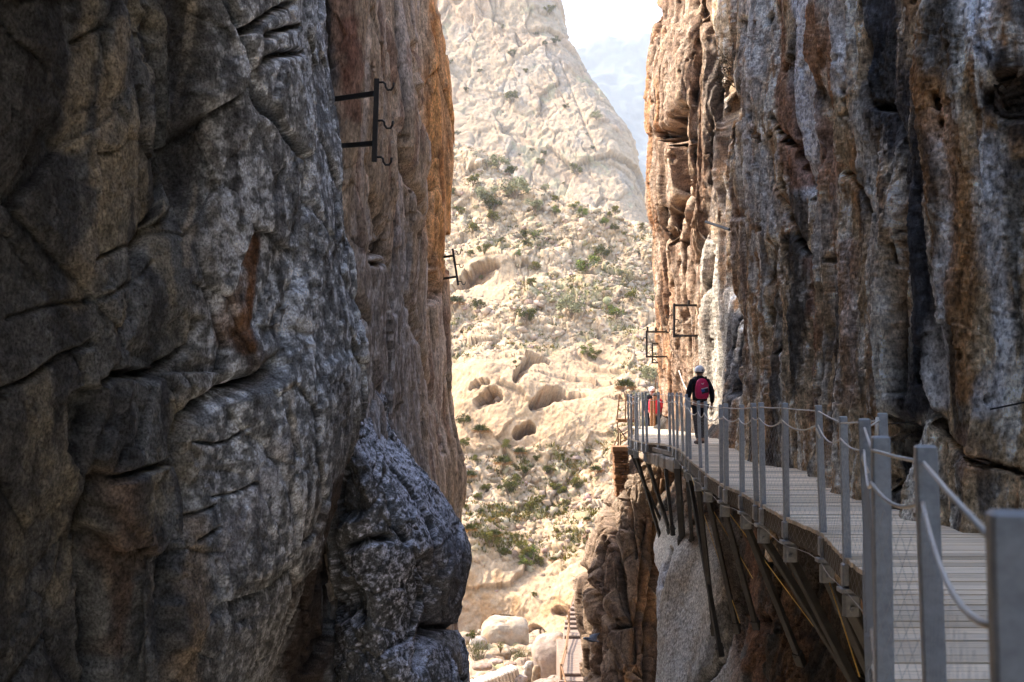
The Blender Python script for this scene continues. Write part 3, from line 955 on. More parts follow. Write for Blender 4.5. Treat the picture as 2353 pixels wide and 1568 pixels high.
# smooth cave wall across the middle, loose boulders above and below
def band(a, b, c_, d):
    return smooth(q[:, 1] + 30 * wob + .18 * (q[:, 0] - 1250), a, b) * smooth(q[:, 1] + 30 * wob + .10 * (q[:, 0] - 1250), d, c_)
wall = band(770, 830, 985, 1060) * smooth(q[:, 0] + 20 * wob, 1470, 1390)
base_w = smooth(q[:, 1] + 25 * wob, 1255, 1330)
slab3 = (1 - smooth(np.hypot((q[:, 0] - 1110) / 85, (q[:, 1] - 635) / 62) + .3 * wob, .7, 1.1))
sm = np.clip(wall + base_w + slab3, 0, 1)
wz = HI.p0 + .5 * np.stack([fbm(HI.p0 / 1.7, 2, 205 + k) for k in range(3)], 1)
def stones(size, seed):
    f1, f2, h, off = worley(wz / size, seed)
    gap = f2 - f1
    dome = np.sqrt(np.clip(1 - (f1 / .75) ** 2, 0, 1)) * (0.35 + .65 * hrand(h, 5))
    tilt = off[:, 0] * (hrand(h, 1) - .5) + off[:, 1] * (hrand(h, 2) - .5) + off[:, 2] * (hrand(h, 3) - .5)
    return size * (.20 * dome + .85 * tilt + .22 * (hrand(h, 7) - .5)) - size * .12 * (1 - smooth(gap, 0, .10)), gap, h
s1, g1, h1 = stones(2.1, 211)
s2, g2, h2 = stones(0.95, 212)
s3, g3, h3 = stones(0.42, 213)
loose = 1 - .92 * sm
bigm = smooth(fbm(HI.p0 / 5.0, 2, 214), -.12, .25)
HI.h += loose * (s1 * .5 * bigm + s2 * (.55 - .2 * bigm) + s3 * .4)
v, edge = facets(wz, 3.2, 215, .6, .3)
HI.h += .7 * v * (1 - .3 * sm)
HI.h += sm * (.14 * fbm(wz * np.array([1, 1, .5]) / 1.3, 4, 216) + .05 * fbm(wz / .4, 3, 217, .6))
HI.h += .05 * fbm(HI.p0 / .35, 3, 218, .6)
def cave(c, r, depth, tilt=0.0, flat=1.0):
    """rock shelter: a sharp overhanging lip above, a floor that runs out gently"""
    ct, st_ = math.cos(tilt), math.sin(tilt)
    dx, dy = q[:, 0] - c[0] + 5 * wob2, q[:, 1] - c[1] + 5 * wob2
    u = (dx * ct + dy * st_) / r[0]
    v_ = (-dx * st_ + dy * ct) / r[1]
    d = np.hypot(u, np.where(v_ < 0, v_, v_ * .75))
    return depth * (1 - smooth(d, .88, 1.0)) * (1 - smooth(v_, -.95, .95))
cv = np.zeros(len(q), np.float32)
for c_, r_, dp, tl in (((1242, 838), (25, 11), 1.4, -.15), ((1203, 866), (42, 17), 1.6, -.95), ((1258, 923), (48, 20), 2.6, -.42), ((1320, 918), (34, 13), .8, .05),
                       ((1205, 988), (29, 20), 2.6, -.5), ((1124, 924), (36, 17), 1.7, -.3), ((1104, 899), (26, 8), .9, -.2), ((1090, 640), (66, 20), 2.0, -.42),
                       ((1108, 628), (16, 9), 1.6, 0), ((1218, 1470), (36, 42), 2.5, .2), ((1155, 1418), (26, 10), 1.2, 0), ((1290, 1400), (30, 20), .8, 0)):
    cv = np.maximum(cv, cave(c_, r_, dp, tl))
HI.h -= cv * .85
for line, w, dp in (([(1160, 1030), (1200, 1075), (1250, 1120), (1290, 1165)], 5, .45),):
    carve(HI, q, line, w, dp, wob)
cav = HI.cavity(4)
nb = fbm(HI.p0 / 3.0, 4, 221)
nc = fbm(HI.p0 / .45, 4, 222, .65)
nz = fbm(HI.p0 * np.array([1, 1, .25]) / 1.0, 4, 223)
c = np.tile(np.array([[0.385, 0.260, 0.150]], np.float32), (len(q), 1))
tone = (hrand(h2, 6) - .5) * .22 * loose
c *= (1 + tone)[:, None]
c = lerp3(c, (0.34, 0.225, 0.13), smooth(nb, 0, .4) * .55)
c = lerp3(c, (0.385, 0.245, 0.135), wall * (.5 + .4 * smooth(nz, -.1, .3)))
c = lerp3(c, (0.33, 0.19, 0.085), base_w * smooth(nz + nb, .0, .4) * .75)
c = lerp3(c, (0.38, 0.18, 0.075), smooth(cv, .4, 1.6) * .75)
c = lerp3(c, (0.43, 0.345, 0.255), loose * smooth(nc, .05, .4) * .5)
soil = loose * smooth(g2, .07, .0) * smooth(fbm(HI.p0 / 4.0, 3, 224), -.35, .15)
c = lerp3(c, (0.22, 0.165, 0.085), np.clip(soil * .75, 0, 1))
grass = loose * smooth(fbm(HI.p0 / 2.6, 4, 225) + .5 * fbm(HI.p0 / .5, 3, 226), .16, .38) * smooth(q[:, 1], 480, 620)
c = lerp3(c, (0.20, 0.185, 0.065), np.clip(grass * (.35 + .65 * smooth(g3, .2, .03)), 0, 1) * .8)
c *= .87 * (1 + .22 * nc[:, None]) * (1 - np.clip(cav * 1.6, -.12, .35)[:, None])
m_hill = rock_mat("sunlit_limestone", 5.0, .78, 1.22, 1, .6, .12, 3.0)
o = HI.build("hillside", m_hill, c)
tag(o, "sunlit cream hillside of loose boulders with scooped rock shelters beyond the gorge", "hillside", kind="structure")

# ------------------------------------------------------------------ pale mountain behind
PYM = [-500, -100, 0, 60, 110, 150, 180, 220, 260, 310, 370, 420, 500, 620]
PXM = [1205, 1248, 1270, 1291, 1328, 1346, 1378, 1408, 1424, 1440, 1459, 1474, 1492, 1520]
rows = []
for py, D in ((-900, 262), (-500, 238), (-200, 216), (0, 202), (120, 193), (240, 184), (360, 175), (480, 166), (600, 158), (720, 150)):
    e = float(np.interp(py, PYM, PXM))
    c = []
    for px, t in ((300, -.5), (700, -.2), (900, 0), (1000, .1), (1100, .3), (1200, .5)):
        if px < e - 20:
            c.append(P(min(px, e - 240 + px * .12), py, D * (1 - .10 * t)))
    while len(c) < 6:
        c.append(c[-1])
    c[3] = P(e - 260, py, D * .985)
    c[4] = P(e - 170, py, D * .965)
    c[5] = P(e - 95, py, D * .955)
    c[2] = P(e - 360, py, D * 1.0)
    c[1] = P(e - 560, py, D * 1.03)
    c[0] = P(e - 1000, py, D * 1.1)
    c += [P(e - 38, py, D * .955), P(e, py, D * .985)]
    x, y, z = c[-1]
    c += [(x + .5, y + 9, z), (x - 2, y + 40, z - 3)]
    rows.append(c)
MO = Sheet(rows, [10, 24, 60, 90, 80, 70, 60, 16, 8], [12, 24, 50, 70, 70, 70, 70, 60, 24], True, 0.8)
q = MO.q
MO.h += 2.4 * fbm(MO.p0 / 34, 2, 231)
MO.again()
wz = MO.p0 + 1.2 * np.stack([fbm(MO.p0 / 5, 2, 235 + k) for k in range(3)], 1)
sk = np.stack([wz[:, 0] + .35 * wz[:, 2], wz[:, 1], wz[:, 2] * .55], 1)
for size, amp in ((14, 1.4), (7.5, .8), (3.2, .45), (1.4, .2)):
    v, edge = facets(sk, size, 237, .8, .4)
    MO.h += amp * v - amp * .12 * (1 - smooth(edge, 0, .05))
MO.h += .25 * fbm(MO.p0 / 1.2, 3, 238, .6)
MO.h *= .8 + .2 * smooth(np.interp(q[:, 1], PYM, PXM) - q[:, 0], 6, 90)
carve(MO, q, [(1290, 130), (1320, 220), (1345, 300), (1372, 360)], 3, .35, fbm(MO.p0 / 4, 2, 239))
carve(MO, q, [(1160, 150), (1200, 122), (1240, 100)], 3, .35, fbm(MO.p0 / 4, 2, 239))
cav = MO.cavity(4)
nb = fbm(MO.p0 / 12, 4, 241)
nc = fbm(MO.p0 / 1.6, 4, 242, .65)
c = np.tile(np.array([[0.315, 0.228, 0.148]], np.float32), (len(q), 1))
c = lerp3(c, (0.33, 0.22, 0.14), smooth(nb, .0, .35) * .7)
c = lerp3(c, (0.25, 0.215, 0.18), smooth(fbm(sk / 6, 4, 243), .1, .4) * .5)
c = lerp3(c, (0.26, 0.24, 0.14), smooth(fbm(MO.p0 / 5, 4, 244) + .4 * nc, .38, .55) * .55)
c *= .86 * (1 + .2 * nc[:, None]) * (1 - np.clip(cav * .5, -.12, .35)[:, None])
m_mount = rock_mat("pale_limestone", 1.4, .8, 1.2, 1, .6, .4, .9)
o = MO.build("mountain", m_mount, c)
tag(o, "pale beige rocky mountain flank rising behind the hillside to the skyline", "mountain", kind="structure")

# ------------------------------------------------------------------ far blue ridge
sil = [(600, 190), (900, 160), (1100, 140), (1260, 140), (1320, 115), (1350, 107), (1380, 103), (1440, 97), (1475, 100), (1520, 104), (1600, 120), (1800, 175), (2100, 240)]
rows = []
for f, D in ((0, 950), (.15, 900), (.4, 800), (.7, 660), (1, 520), (1.2, 420)):
    rows.append([P(px, y + (640 - y) * f + 12 * f * math.sin(px * .02), D) for px, y in sil])
rows = [[(x, y + 120, z - 60) for x, y, z in rows[0]]] + rows
RI = Sheet(rows, [8, 8, 10, 16, 16, 16, 30, 20, 20, 20, 12, 10], [4, 30, 40, 40, 30, 10], True)
RI.h += 22 * fbm(RI.p0 / 130, 5, 251, .55)
nb = fbm(RI.p0 / 40, 4, 252)
c = np.tile(np.array([[0.03, 0.045, 0.055]], np.float32), (len(RI.p0), 1))
c = lerp3(c, (0.075, 0.085, 0.09), smooth(nb, .05, .3) * .8)
m_ridge = rock_mat("far_ridge_rock", .2, .8, 1.2, 1, .3, 1.0, .1)
o = RI.build("far_ridge", m_ridge, c)
tag(o, "blue hazy distant mountain ridge under the pale sky", "mountain", kind="structure")

# ------------------------------------------------------------------ gorge floor and the ground that runs on beyond
rows = []
for y in (-12, 6, 16, 24, 31, 38, 44, 50, 56, 64):
    z = float(np.interp(y, [-12, 6, 24, 31, 38, 44, 50, 64], [-16, -16, -13.5, -10.6, -10.2, -10.5, -11.2, -12.5]))
    rows.append([(x, y, z + .12 * math.sin(x * 1.3 + y)) for x in (-24, -12, -7, -4, -2, 0, 2, 4, 8, 14, 26)][::1])
FL = Sheet(rows[::-1], [8, 10, 20, 40, 60, 60, 60, 30, 10, 8], [16, 50, 60, 60, 60, 50, 20, 10, 8], True)
q = FL.q
wz = FL.p0 + .2 * np.stack([fbm(FL.p0 / .8, 2, 260 + k) for k in range(3)], 1)
f1, f2, h_, off = worley(wz / .55, 262)
FL.h += .45 * fbm(FL.p0 / 3, 3, 261) + .22 * np.sqrt(np.clip(1 - (f1 / .7) ** 2, 0, 1)) * (hrand(h_, 3) > .35) + .05 * fbm(FL.p0 / .25, 3, 263)
nb = fbm(FL.p0 / 1.3, 4, 264)
c = np.tile(np.array([[0.34, 0.25, 0.17]], np.float32), (len(q), 1))
c = lerp3(c, (0.30, 0.19, 0.12), smooth(nb, .0, .35) * .8)
c = lerp3(c, (0.22, 0.21, 0.08), smooth(fbm(FL.p0 / .8, 4, 265), .15, .4) * .6)
o = FL.build("gorge_floor", m_hill, c)
tag(o, "stony brown gorge floor between the boulders", "ground", kind="structure")
me = bpy.data.meshes.new("ground")
me.from_pydata([(-3000, -400, -16.5), (3000, -400, -16.5), (3000, 4000, -16.5), (-3000, 4000, -16.5)], [], [(0, 1, 2, 3)])
me.materials.append(plain_mat("ground_soil", (0.32, 0.27, 0.19), .95, 0, .3, .05, .3, .2, .5))
o = bpy.data.objects.new("ground", me)
COL.objects.link(o)
tag(o, "dry open ground running to the horizon", "ground", kind="structure")
# ------------------------------------------------------------------ object helpers
class MB:
    """collects shapes and links them as one mesh object"""

    def __init__(self):
        self.v, self.f = [], []

    def add(self, v, f):
        n = len(self.v)
        self.v += [tuple(p) for p in v]
        self.f += [tuple(i + n for i in g) for g in f]
        return self

    def box(self, c, s, rot=None, bev=0.0):
        """box with chamfered upright edges; rot a 3x3 Matrix"""
        x, y, z = s[0] / 2, s[1] / 2, s[2] / 2
        b = bev or min(s) * 0.12
        ring = [(-x + b, -y), (x - b, -y), (x, -y + b), (x, y - b), (x - b, y), (-x + b, y), (-x, y - b), (-x, -y + b)]
        v = [(px, py, -z) for px, py in ring] + [(px, py, z - b) for px, py in ring]
        k = 1 - b / max(x, y)
        v += [(px * (1 - b / x), py * (1 - b / y), z) for px, py in ring]
        f = [tuple(range(7, -1, -1)), tuple(range(16, 24))]
        for r in (0, 8):
            f += [(r + i, r + (i + 1) % 8, r + 8 + (i + 1) % 8, r + 8 + i) for i in range(8)]
        out = []
        for p in v:
            p = Vector(p)
            if rot is not None:
                p = rot @ p
            out.append(p + Vector(c))
        return self.add(out, f)

    def bar(self, a, b, w, h, up=(0, 0, 1)):
        """rectangular bar from a to b, w across and h along up"""
        a, b = Vector(a), Vector(b)
        d = (b - a)
        L = d.length
        d.normalize()
        s = d.cross(Vector(up))
        if s.length < 1e-4:
            s = d.cross(Vector((1, 0, 0)))
        s.normalize()
        u = s.cross(d)
        m = Matrix((s, u, d)).transposed()
        return self.box((a + b) / 2, (w, h, L), m, min(w, h) * 0.1)

    def tube(self, pts, r, n=8, cap=True):
        pts = [Vector(p) for p in pts]
        rs = r if isinstance(r, (list, tuple)) else [r] * len(pts)
        rings = []
        ref = Vector((0.13, 0.31, 0.94))
        for i, p in enumerate(pts):
            t = (pts[min(i + 1, len(pts) - 1)] - pts[max(i - 1, 0)]).normalized()
            s = t.cross(ref)
            if s.length < .05:
                s = t.cross(Vector((1, 0, 0)))
            s.normalize()
            u = t.cross(s)
            rings.append([p + (s * math.cos(2 * math.pi * k / n) + u * math.sin(2 * math.pi * k / n)) * rs[i] for k in range(n)])
        v = [p for g in rings for p in g]
        f = []
        for i in range(len(pts) - 1):
            for k in range(n):
                f.append((i * n + k, i * n + (k + 1) % n, (i + 1) * n + (k + 1) % n, (i + 1) * n + k))
        if cap:
            f.append(tuple(range(n - 1, -1, -1)))
            f.append(tuple(range((len(pts) - 1) * n, len(pts) * n)))
        return self.add(v, f)

    def ball(self, c, r, nu=12, nv=8, squash=(1, 1, 1), z0=-1.0):
        v, f = [], []
        for j in range(nv + 1):
            th = math.acos(max(-1, min(1, 1 - (1 - z0) * j / nv)))
            for i in range(nu):
                ph = 2 * math.pi * i / nu
                v.append((c[0] + r * squash[0] * math.sin(th) * math.cos(ph), c[1] + r * squash[1] * math.sin(th) * math.sin(ph), c[2] + r * squash[2] * math.cos(th)))
        for j in range(nv):
            for i in range(nu):
                f.append((j * nu + i, (j + 1) * nu + i, (j + 1) * nu + (i + 1) % nu, j * nu + (i + 1) % nu))
        return self.add(v, f)

    def build(self, name, mat, parent=None, smooth_=False, col=None):
        me = bpy.data.meshes.new(name)
        me.from_pydata(self.v, [], self.f)
        me.materials.append(mat)
        if smooth_:
            me.polygons.foreach_set("use_smooth", [True] * len(me.polygons))
        if col is not None:
            at = me.attributes.new("Col", 'FLOAT_COLOR', 'POINT')
            at.data.foreach_set("color", np.concatenate([np.asarray(col, np.float32), np.ones((len(col), 1), np.float32)], 1).ravel())
        me.update()
        o = bpy.data.objects.new(name, me)
        COL.objects.link(o)
        if parent is not None:
            o.parent = parent
            o.matrix_parent_inverse = Matrix.Translation(parent.location).inverted()
        return o


def empty(name, loc, label=None, cat=None, group=None):
    o = bpy.data.objects.new(name, None)
    COL.objects.link(o)
    o.location = loc
    o.empty_display_size = 0.2
    return tag(o, label, cat, group)


rnd = random.Random(7)

# ------------------------------------------------------------------ materials of the made things
m_post = plain_mat("grey_painted_steel", (0.315, 0.345, 0.385), .45, .0, .22, 30, .12, .5)
m_galv = plain_mat("galvanised_steel", (0.30, 0.32, 0.35), .45, .55, .25, 18, .15, .5)
m_rope = plain_mat("pale_rope", (0.70, 0.67, 0.63), .8, 0, .15, 60, .4, .3)
m_net = plain_mat("net_wire", (0.42, 0.42, 0.42), .5, .3, .1, 20, .05, .5)
m_iron = plain_mat("black_iron", (0.022, 0.021, 0.022), .6, .2, .4, 30, .2, .4)
m_strut = plain_mat("dark_steel", (0.035, 0.035, 0.036), .6, .35, .35, 9, .2, .4)
m_yellow = plain_mat("brass_yellow_cable", (0.75, 0.50, 0.13), .35, .3, .15, 30, .1, .6)
m_board = plain_mat("weathered_board", (0.4, 0.4, 0.4), .85, 0, .22, 7, .5, .3, .004, True, (.25, 4.5, 4.5))
m_fascia = plain_mat("weathered_beam", (0.12, 0.10, 0.075), .9, 0, .35, 9, .5, .3, .006)
m_conc = plain_mat("old_concrete", (0.30, 0.26, 0.21), .95, 0, .3, 5, .6, .2, .01)
m_wood = plain_mat("sunburnt_timber", (0.26, 0.14, 0.07), .85, 0, .3, 6, .4, .3, .004, False, (5, 5, .6))
m_rust = plain_mat("rusty_steel", (0.19, 0.10, 0.055), .75, .2, .4, 14, .3, .4)
m_stone = plain_mat("cut_stone_step", (0.22, 0.155, 0.115), .95, 0, .25, 6, .5, .2, .02)
m_riser = plain_mat("shade_dark_riser", (0.12, 0.065, 0.045), .9, 0, .3, 8, .3, .2, .01)  # dark tone stands in for the shade on the risers

# ------------------------------------------------------------------ railing posts: where they stand
POSTS = [  # px, distance, row of the top
    (2338, 1.43, 1172), (2144, 2.96, 1023.6), (2023, 3.55, 1002), (1999, 5.35, 962), (2031, 6.4, 949), (1941.4, 7.45, 957), (1887.4, 8.73, 931.4), (1804, 9.72, 926),
    (1751, 10.75, 925), (1735.7, 11.05, 926.2), (1703.4, 12.0, 929.9), (1667.6, 12.7, 927.5), (1656.4, 13.1, 929.6), (1623, 14.5, 922.8), (1609, 15.5, 921.5), (1585, 17.2, 914.4),
    (1577.7, 17.9, 906), (1568.4, 19.2, 904), (1555.8, 20.2, 902.7), (1548, 20.7, 903), (1539, 21.2, 903), (1513.8, 21.9, 901), (1486, 22.25, 899.3), (1476.8, 22.5, 902.2),
    (1465, 22.95, 907.7), (1461, 23.15, 910), (1450.8, 23.8, 905.7), (1445, 24.5, 905.2), (1462, 26.3, 903), (1470, 28.6, 902)]
PT = []
for px, D, ty in POSTS:
    x, y, z = P(px, ty, D)
    PT.append((x, y, z))
oD = [-3.0] + [p[1] for p in PT] + [31.0, 33.0]
oX = [0.05] + [p[0] for p in PT] + [3.75, 3.9]


def xout(y):
    return float(np.interp(y, oD, oX))


def tangent(y, d=0.4):
    t = Vector((xout(y + d) - xout(y - d), 2 * d, 0))
    return t.normalized()


# ------------------------------------------------------------------ the boardwalk
walk = empty("boardwalk", (3.0, 10.0, 0.0), "long curving boardwalk of grey planks bolted along the right cliff", "boardwalk")
dk, dcol = MB(), []
y = -2.5
while y < 30.8:
    w = 0.118 if y > 4 else 0.112
    gap = rnd.choice((0.012, 0.015, 0.018, 0.024))
    xo0, xo1 = xout(y) - 0.02 + rnd.uniform(-.012, .012), xout(y + w) - 0.02 + rnd.uniform(-.008, .008)
    xi = 5.6 if y > 6.5 else 4.9
    dz = rnd.uniform(-.003, .003)
    tilt = rnd.uniform(-.002, .002)
    n = len(dk.v)
    K = 6
    for (yy, xo) in ((y, xo0), (y + w, xo1)):
        for zz in (-0.035, 0.0):
            for k in range(K + 1):
                t = k / K
                dk.v.append((xo + (xi - xo) * t, yy + rnd.uniform(-.001, .001), zz + dz + (tilt if yy > y else 0)))
    r = K + 1
    for k in range(K):
        a = n + k
        dk.f += [(a + r, a + r + 1, a + 3 * r + 1, a + 3 * r), (a, a + 2 * r, a + 2 * r + 1, a + 1), (a, a + 1, a + r + 1, a + r), (a + 2 * r, a + 3 * r, a + 3 * r + 1, a + 2 * r + 1)]
    dk.f += [(n, n + r, n + 3 * r, n + 2 * r)]
    g = rnd.uniform(.72, 1.16) * (0.72 if rnd.random() < .08 else 1.0)
    warm = rnd.uniform(-.02, .03)
    cc = (0.76 * g + warm, 0.645 * g + warm * .4, 0.50 * g - warm * .3)
    dcol += [cc] * (4 * r)
    y += w + gap
dk.build("deck_planks", m_board, walk, col=dcol)

ys = np.concatenate([np.arange(-2.0, 20, .25), np.arange(20, 25, .12), np.arange(25, 31, .5)])
fa = MB()
for i in range(len(ys) - 1):
    a = Vector((xout(ys[i]) + .03, ys[i], -.135))
    b = Vector((xout(ys[i + 1]) + .03, ys[i + 1], -.135))
    d = (b - a).normalized() * .006
    fa.bar(a - d, b + d, .06, .18)
fa.build("edge_beam", m_fascia, walk)
lb = MB()
for i in range(len(ys) - 1):
    a = (xout(ys[i]) + .45, ys[i], -.13)
    b = (xout(ys[i + 1]) + .45, ys[i + 1], -.13)
    lb.bar(a, b, .08, .16)
for yy in np.arange(5.6, 30, 1.35):
    lb.bar((xout(yy) + .07, yy, -.115), (5.2, yy, -.115), .08, .13)
lb.build("joists", m_strut, walk)

# struts under the deck: lug at the edge beam, tube down to a plate on the rock
STRUTS = [  # distance of the lug, end (px, row, distance), width
    (6.55, (2110, 1700, 7.1), .07), (7.45, (2075, 1640, 8.3), .075), (8.7, (2040, 1640, 9.3), .07), (9.7, (2010, 1660, 9.9), .07), (10.85, (1975, 1590, 11.2), .07), (11.9, (1836, 1512, 12.85), .065),
    (13.0, (1735.7, 1433, 14.75), .06), (14.6, (1692, 1440, 15.8), .06), (16.1, (1640.6, 1446, 17.2), .065), (17.6, (1654, 1493, 16.4), .06), (18.3, (1590, 1243, 20.5), .06),
    (20.4, (1568, 1245, 21.0), .11), (21.6, (1545, 1218, 21.6), .065), (22.35, (1540, 1225, 22.6), .065), (23.3, (1525, 1262, 23.6), .065), (24.3, (1538, 1240, 24.2), .06)]
for yl, (ex, ey, eD), w in STRUTS:
    top = Vector((xout(yl) + .02, yl, -.36))
    end = Vector(P(ex, ey, eD))
    s = MB()
    d = (end - top).normalized()
    s.bar(top + d * .05, end, w * 1.15, w * 1.15)
    so = s.build("strut", m_strut, walk)
    k = MB()
    k.box(top + Vector((0, -.02, .02)), (.13, .06, .17), None, .02)
    k.tube([top + Vector((0, -.075, -.01)), top + Vector((0, .03, -.01))], .024, 12)
    k.tube([top + Vector((0, -.085, -.01)), top + Vector((0, -.06, -.01))], .012, 8)
    k.box(top + Vector((.0, 0, .125)), (.17, .11, .035))
    k.build("lug", m_galv, so)
    if ey < 1540:
        e = MB()
        e.bar(end - d * .10, end + d * .12, w * 1.7, w * 1.6)
        e.tube([end + Vector((-.07, -.04, .02)), end + Vector((.07, .04, .02))], .02, 8)
        e.build("foot_plate", m_strut, so)

# ------------------------------------------------------------------ the railing
rail = empty("guard_railing", (xout(10), 10.0, 0.0), "grey post and rope railing with wire net along the outer edge of the boardwalk", "railing")
for i, (x, y, zt) in enumerate(PT):
    t = tangent(y, .25 if y > 20 else .5)
    if 3.2 < y < 3.8:
        t = Vector((.18, .98, 0))
    side = Vector((t.y, -t.x, 0))
    lean = -side * rnd.uniform(.0, .03) + t * rnd.uniform(-.02, .02)
    # upright flat-sided post: rows of a chamfered section, foot bolted to the edge beam
    m = MB()
    w1, w2 = .046, (.062 if y < 7 else (.058 if y < 13 else .050))
    zb = -.22
    rot = Matrix((side, t, Vector((0, 0, 1)))).transposed()
    L = zt - zb
    m.box((0, 0, L / 2 + zb), (w2, w1, L), None, .006)
    v2 = []
    for p in m.v:
        h = p[2] / 1.1
        q_ = rot @ Vector((p[0], p[1], 0)) + Vector((x, y, p[2])) + lean * h
        v2.append(tuple(q_))
    m.v = v2
    po = m.build("post", m_post, rail)
    fb = MB()
    fb.box(Vector((x, y, -.12)) - side * .0 + lean * -.1, (w2 + .03, w1 + .035, .16), rot, .01)
    if y > 4.5:
        fb.build("foot_clamp", m_galv, po)

order = list(range(len(PT)))
tr, lr = MB(), MB()
for a, b in zip(order[:-1], order[1:]):
    A, B = Vector(PT[a]), Vector(PT[b])
    A0, B0 = A + Vector((-.03, 0, -.05)), B + Vector((-.03, 0, -.05))
    tr.tube([A0, (A0 + B0) / 2 + Vector((0, 0, -.004)), B0], .0062, 8)
    A1, B1 = A + Vector((-.035, 0, -.165)), B + Vector((-.035, 0, -.165))
    L = (B1 - A1).length
    sag = min(.085, .075 * L)
    pts = []
    for k in range(11):
        s = k / 10
        pts.append(A1.lerp(B1, s) + Vector((0, 0, -sag * 4 * s * (1 - s))))
    lr.tube(pts, .0068, 8)
    # rope tails at the nearer joints
    if a in (3, 6):
        lr.tube([A1, A1 + Vector((-.02, -.03, -.05)), A1 + Vector((.0, -.06, -.12))], .009, 7)
tr.tube([Vector(PT[4]) + Vector((-.05, -.02, -.03)), Vector(PT[4]) + Vector((-.07, -.05, -.16))], .012, 8)
tr.build("top_cable", m_rope, rail, True)
lr.build("sagging_rope", m_rope, rail, True)

# diamond wire net from the sagging rope down over the edge beam
def net():
    ys_ = np.linspace(0.9, 24.9, 4000)
    xs_ = np.interp(ys_, oD, oX) - .042
    s = np.concatenate([[0], np.cumsum(np.hypot(np.diff(xs_), np.diff(ys_)))])
    pitch = .062
    n = int(s[-1] / pitch)
    V, F = [], []
    zt_post = np.array([p[2] for p in PT])
    py_ = np.array([p[1] for p in PT])
    step = .052
    r = .0008
    base = 0
    for i in range(n):
        s0 = (i + .5) * pitch
        ztop = float(np.interp(np.interp(s0, s, ys_), py_, zt_post)) - .235
        m = int((ztop + .27) / step)
        z = ztop - np.arange(m) * step
        off = np.where((np.arange(m) + i) % 2 == 0, .5, -.5) * pitch * .96
        ss = s0 + off
        yy = np.interp(ss, s, ys_)
        r = .0004 if yy[0] < 3.0 else .0008
        xx = np.interp(ss, s, xs_)
        bul = -.012 * np.sin(np.arange(m) * .21 + i * .07)
        for k, a in enumerate((0, 2.094, 4.189)):
            V.append(np.stack([xx + bul + r * math.cos(a), yy + r * math.sin(a), z + r * .4 * math.sin(a)], 1))
        idx = np.arange(m - 1)
        for k in range(3):
            a0, a1 = base + k * m, base + ((k + 1) % 3) * m
            F.append(np.stack([a0 + idx, a1 + idx, a1 + idx + 1, a0 + idx + 1], 1))
        base += 3 * m
    V = np.concatenate(V)
    F = np.concatenate(F)
    me = bpy.data.meshes.new("wire_net")
    me.vertices.add(len(V))
    me.vertices.foreach_set("co", V.astype(np.float32).ravel())
    add_faces(me, F)
    me.materials.append(m_net)
    o = bpy.data.objects.new("wire_net", me)
    COL.objects.link(o)
    o.parent = rail
    o.matrix_parent_inverse = Matrix.Translation(rail.location).inverted()
    b = MB()
    pts = [(float(np.interp(yy, oD, oX)) - .035, yy, -.25 - .02 * math.sin(yy * 4)) for yy in np.arange(.9, 24.9, .3)]
    b.tube(pts, .003, 6)
    b.build("bottom_wire", m_net, rail, True)


net()

# yellow cables slanting under the deck
YEL = [((17.4, -.3), (1700, 1432, 15.2), "thin yellow cable under the boardwalk, farthest of the four"), ((16.7, -.3), (1730, 1330, 15.6), "thin yellow cable under the boardwalk next to the farthest one"),
       ((13.2, -.3), (1870, 1440, 13.2), "bright yellow cable under the middle of the boardwalk"), ((8.7, -.38), (1975, 1555, 8.0), "short bright yellow cable beside the nearest big post")]
for (yl, zl), (ex, ey, eD), lab in YEL:
    m = MB()
    m.tube([(xout(yl) + .03, yl, zl), P(ex, ey, eD)], .006, 7)
    tag(m.build("tension_cable", m_yellow, None, True), lab, "cable", "yellow cables under the boardwalk")

# old concrete beam left under the far end
m = MB()
A, B = Vector(P(1494, 1048, 22.6)), Vector(P(1566, 1072, 20.6))
n_ = 10
for i in range(n_):
    a, b = A.lerp(B, i / n_), A.lerp(B, (i + 1) / n_)
    k = 1 + .12 * math.sin(i * 2.3)
    m.bar(a, b + (b - a) * .02, .32 * k, .26 + .03 * math.sin(i * 1.7))
m.bar(A + Vector((0, 0, .2)), B + Vector((.1, 0, .2)), .28, .10)
tag(m.build("concrete_beam", m_conc), "old crumbling concrete beam under the far end of the boardwalk", "beam")

# ------------------------------------------------------------------ beyond the deck: brick pier, gangway, timber posts
def stone_pier():
    t = empty("brick_pier", P(1428, 1090, 27.0), "rough orange brick pier under the far corner of the boardwalk", "pier")
    z0 = P(1428, 1100, 27.0)[2]
    z1 = P(1428, 1029, 27.0)[2]
    x0, x1 = P(1409, 1060, 27.0)[0], P(1447, 1060, 27.0)[0]
    m, cl = MB(), []
    r2 = random.Random(3)
    z = z0 - .5
    while z < z1 - .1:
        h = r2.uniform(.05, .10)
        x = x0 + r2.uniform(-.03, .02) + (.05 * (z1 - z))
        while x < x1 - .02:
            w = r2.uniform(.1, .3)
            w = min(w, x1 - x)
            n0 = len(m.v)
            m.box((x + w / 2, 27.0 + .25 + r2.uniform(-.05, .04), z + h / 2), (w - .02, .5, h - .018), None, .008)
            g = r2.uniform(.6, 1.2)
            cl += [(0.21 * g, 0.105 * g, 0.05 * g)] * (len(m.v) - n0)
            x += w
        z += h
    m.build("brickwork", plain_mat("old_brick", (0, 0, 0), .95, 0, .25, 12, .5, .2, .006, True), t, col=cl)
    k = MB()
    k.box(((x0 + x1) / 2, 27.25, z1 - .03), (x1 - x0 + .05, .6, .12))
    k.build("cap_slab", m_wood, t)


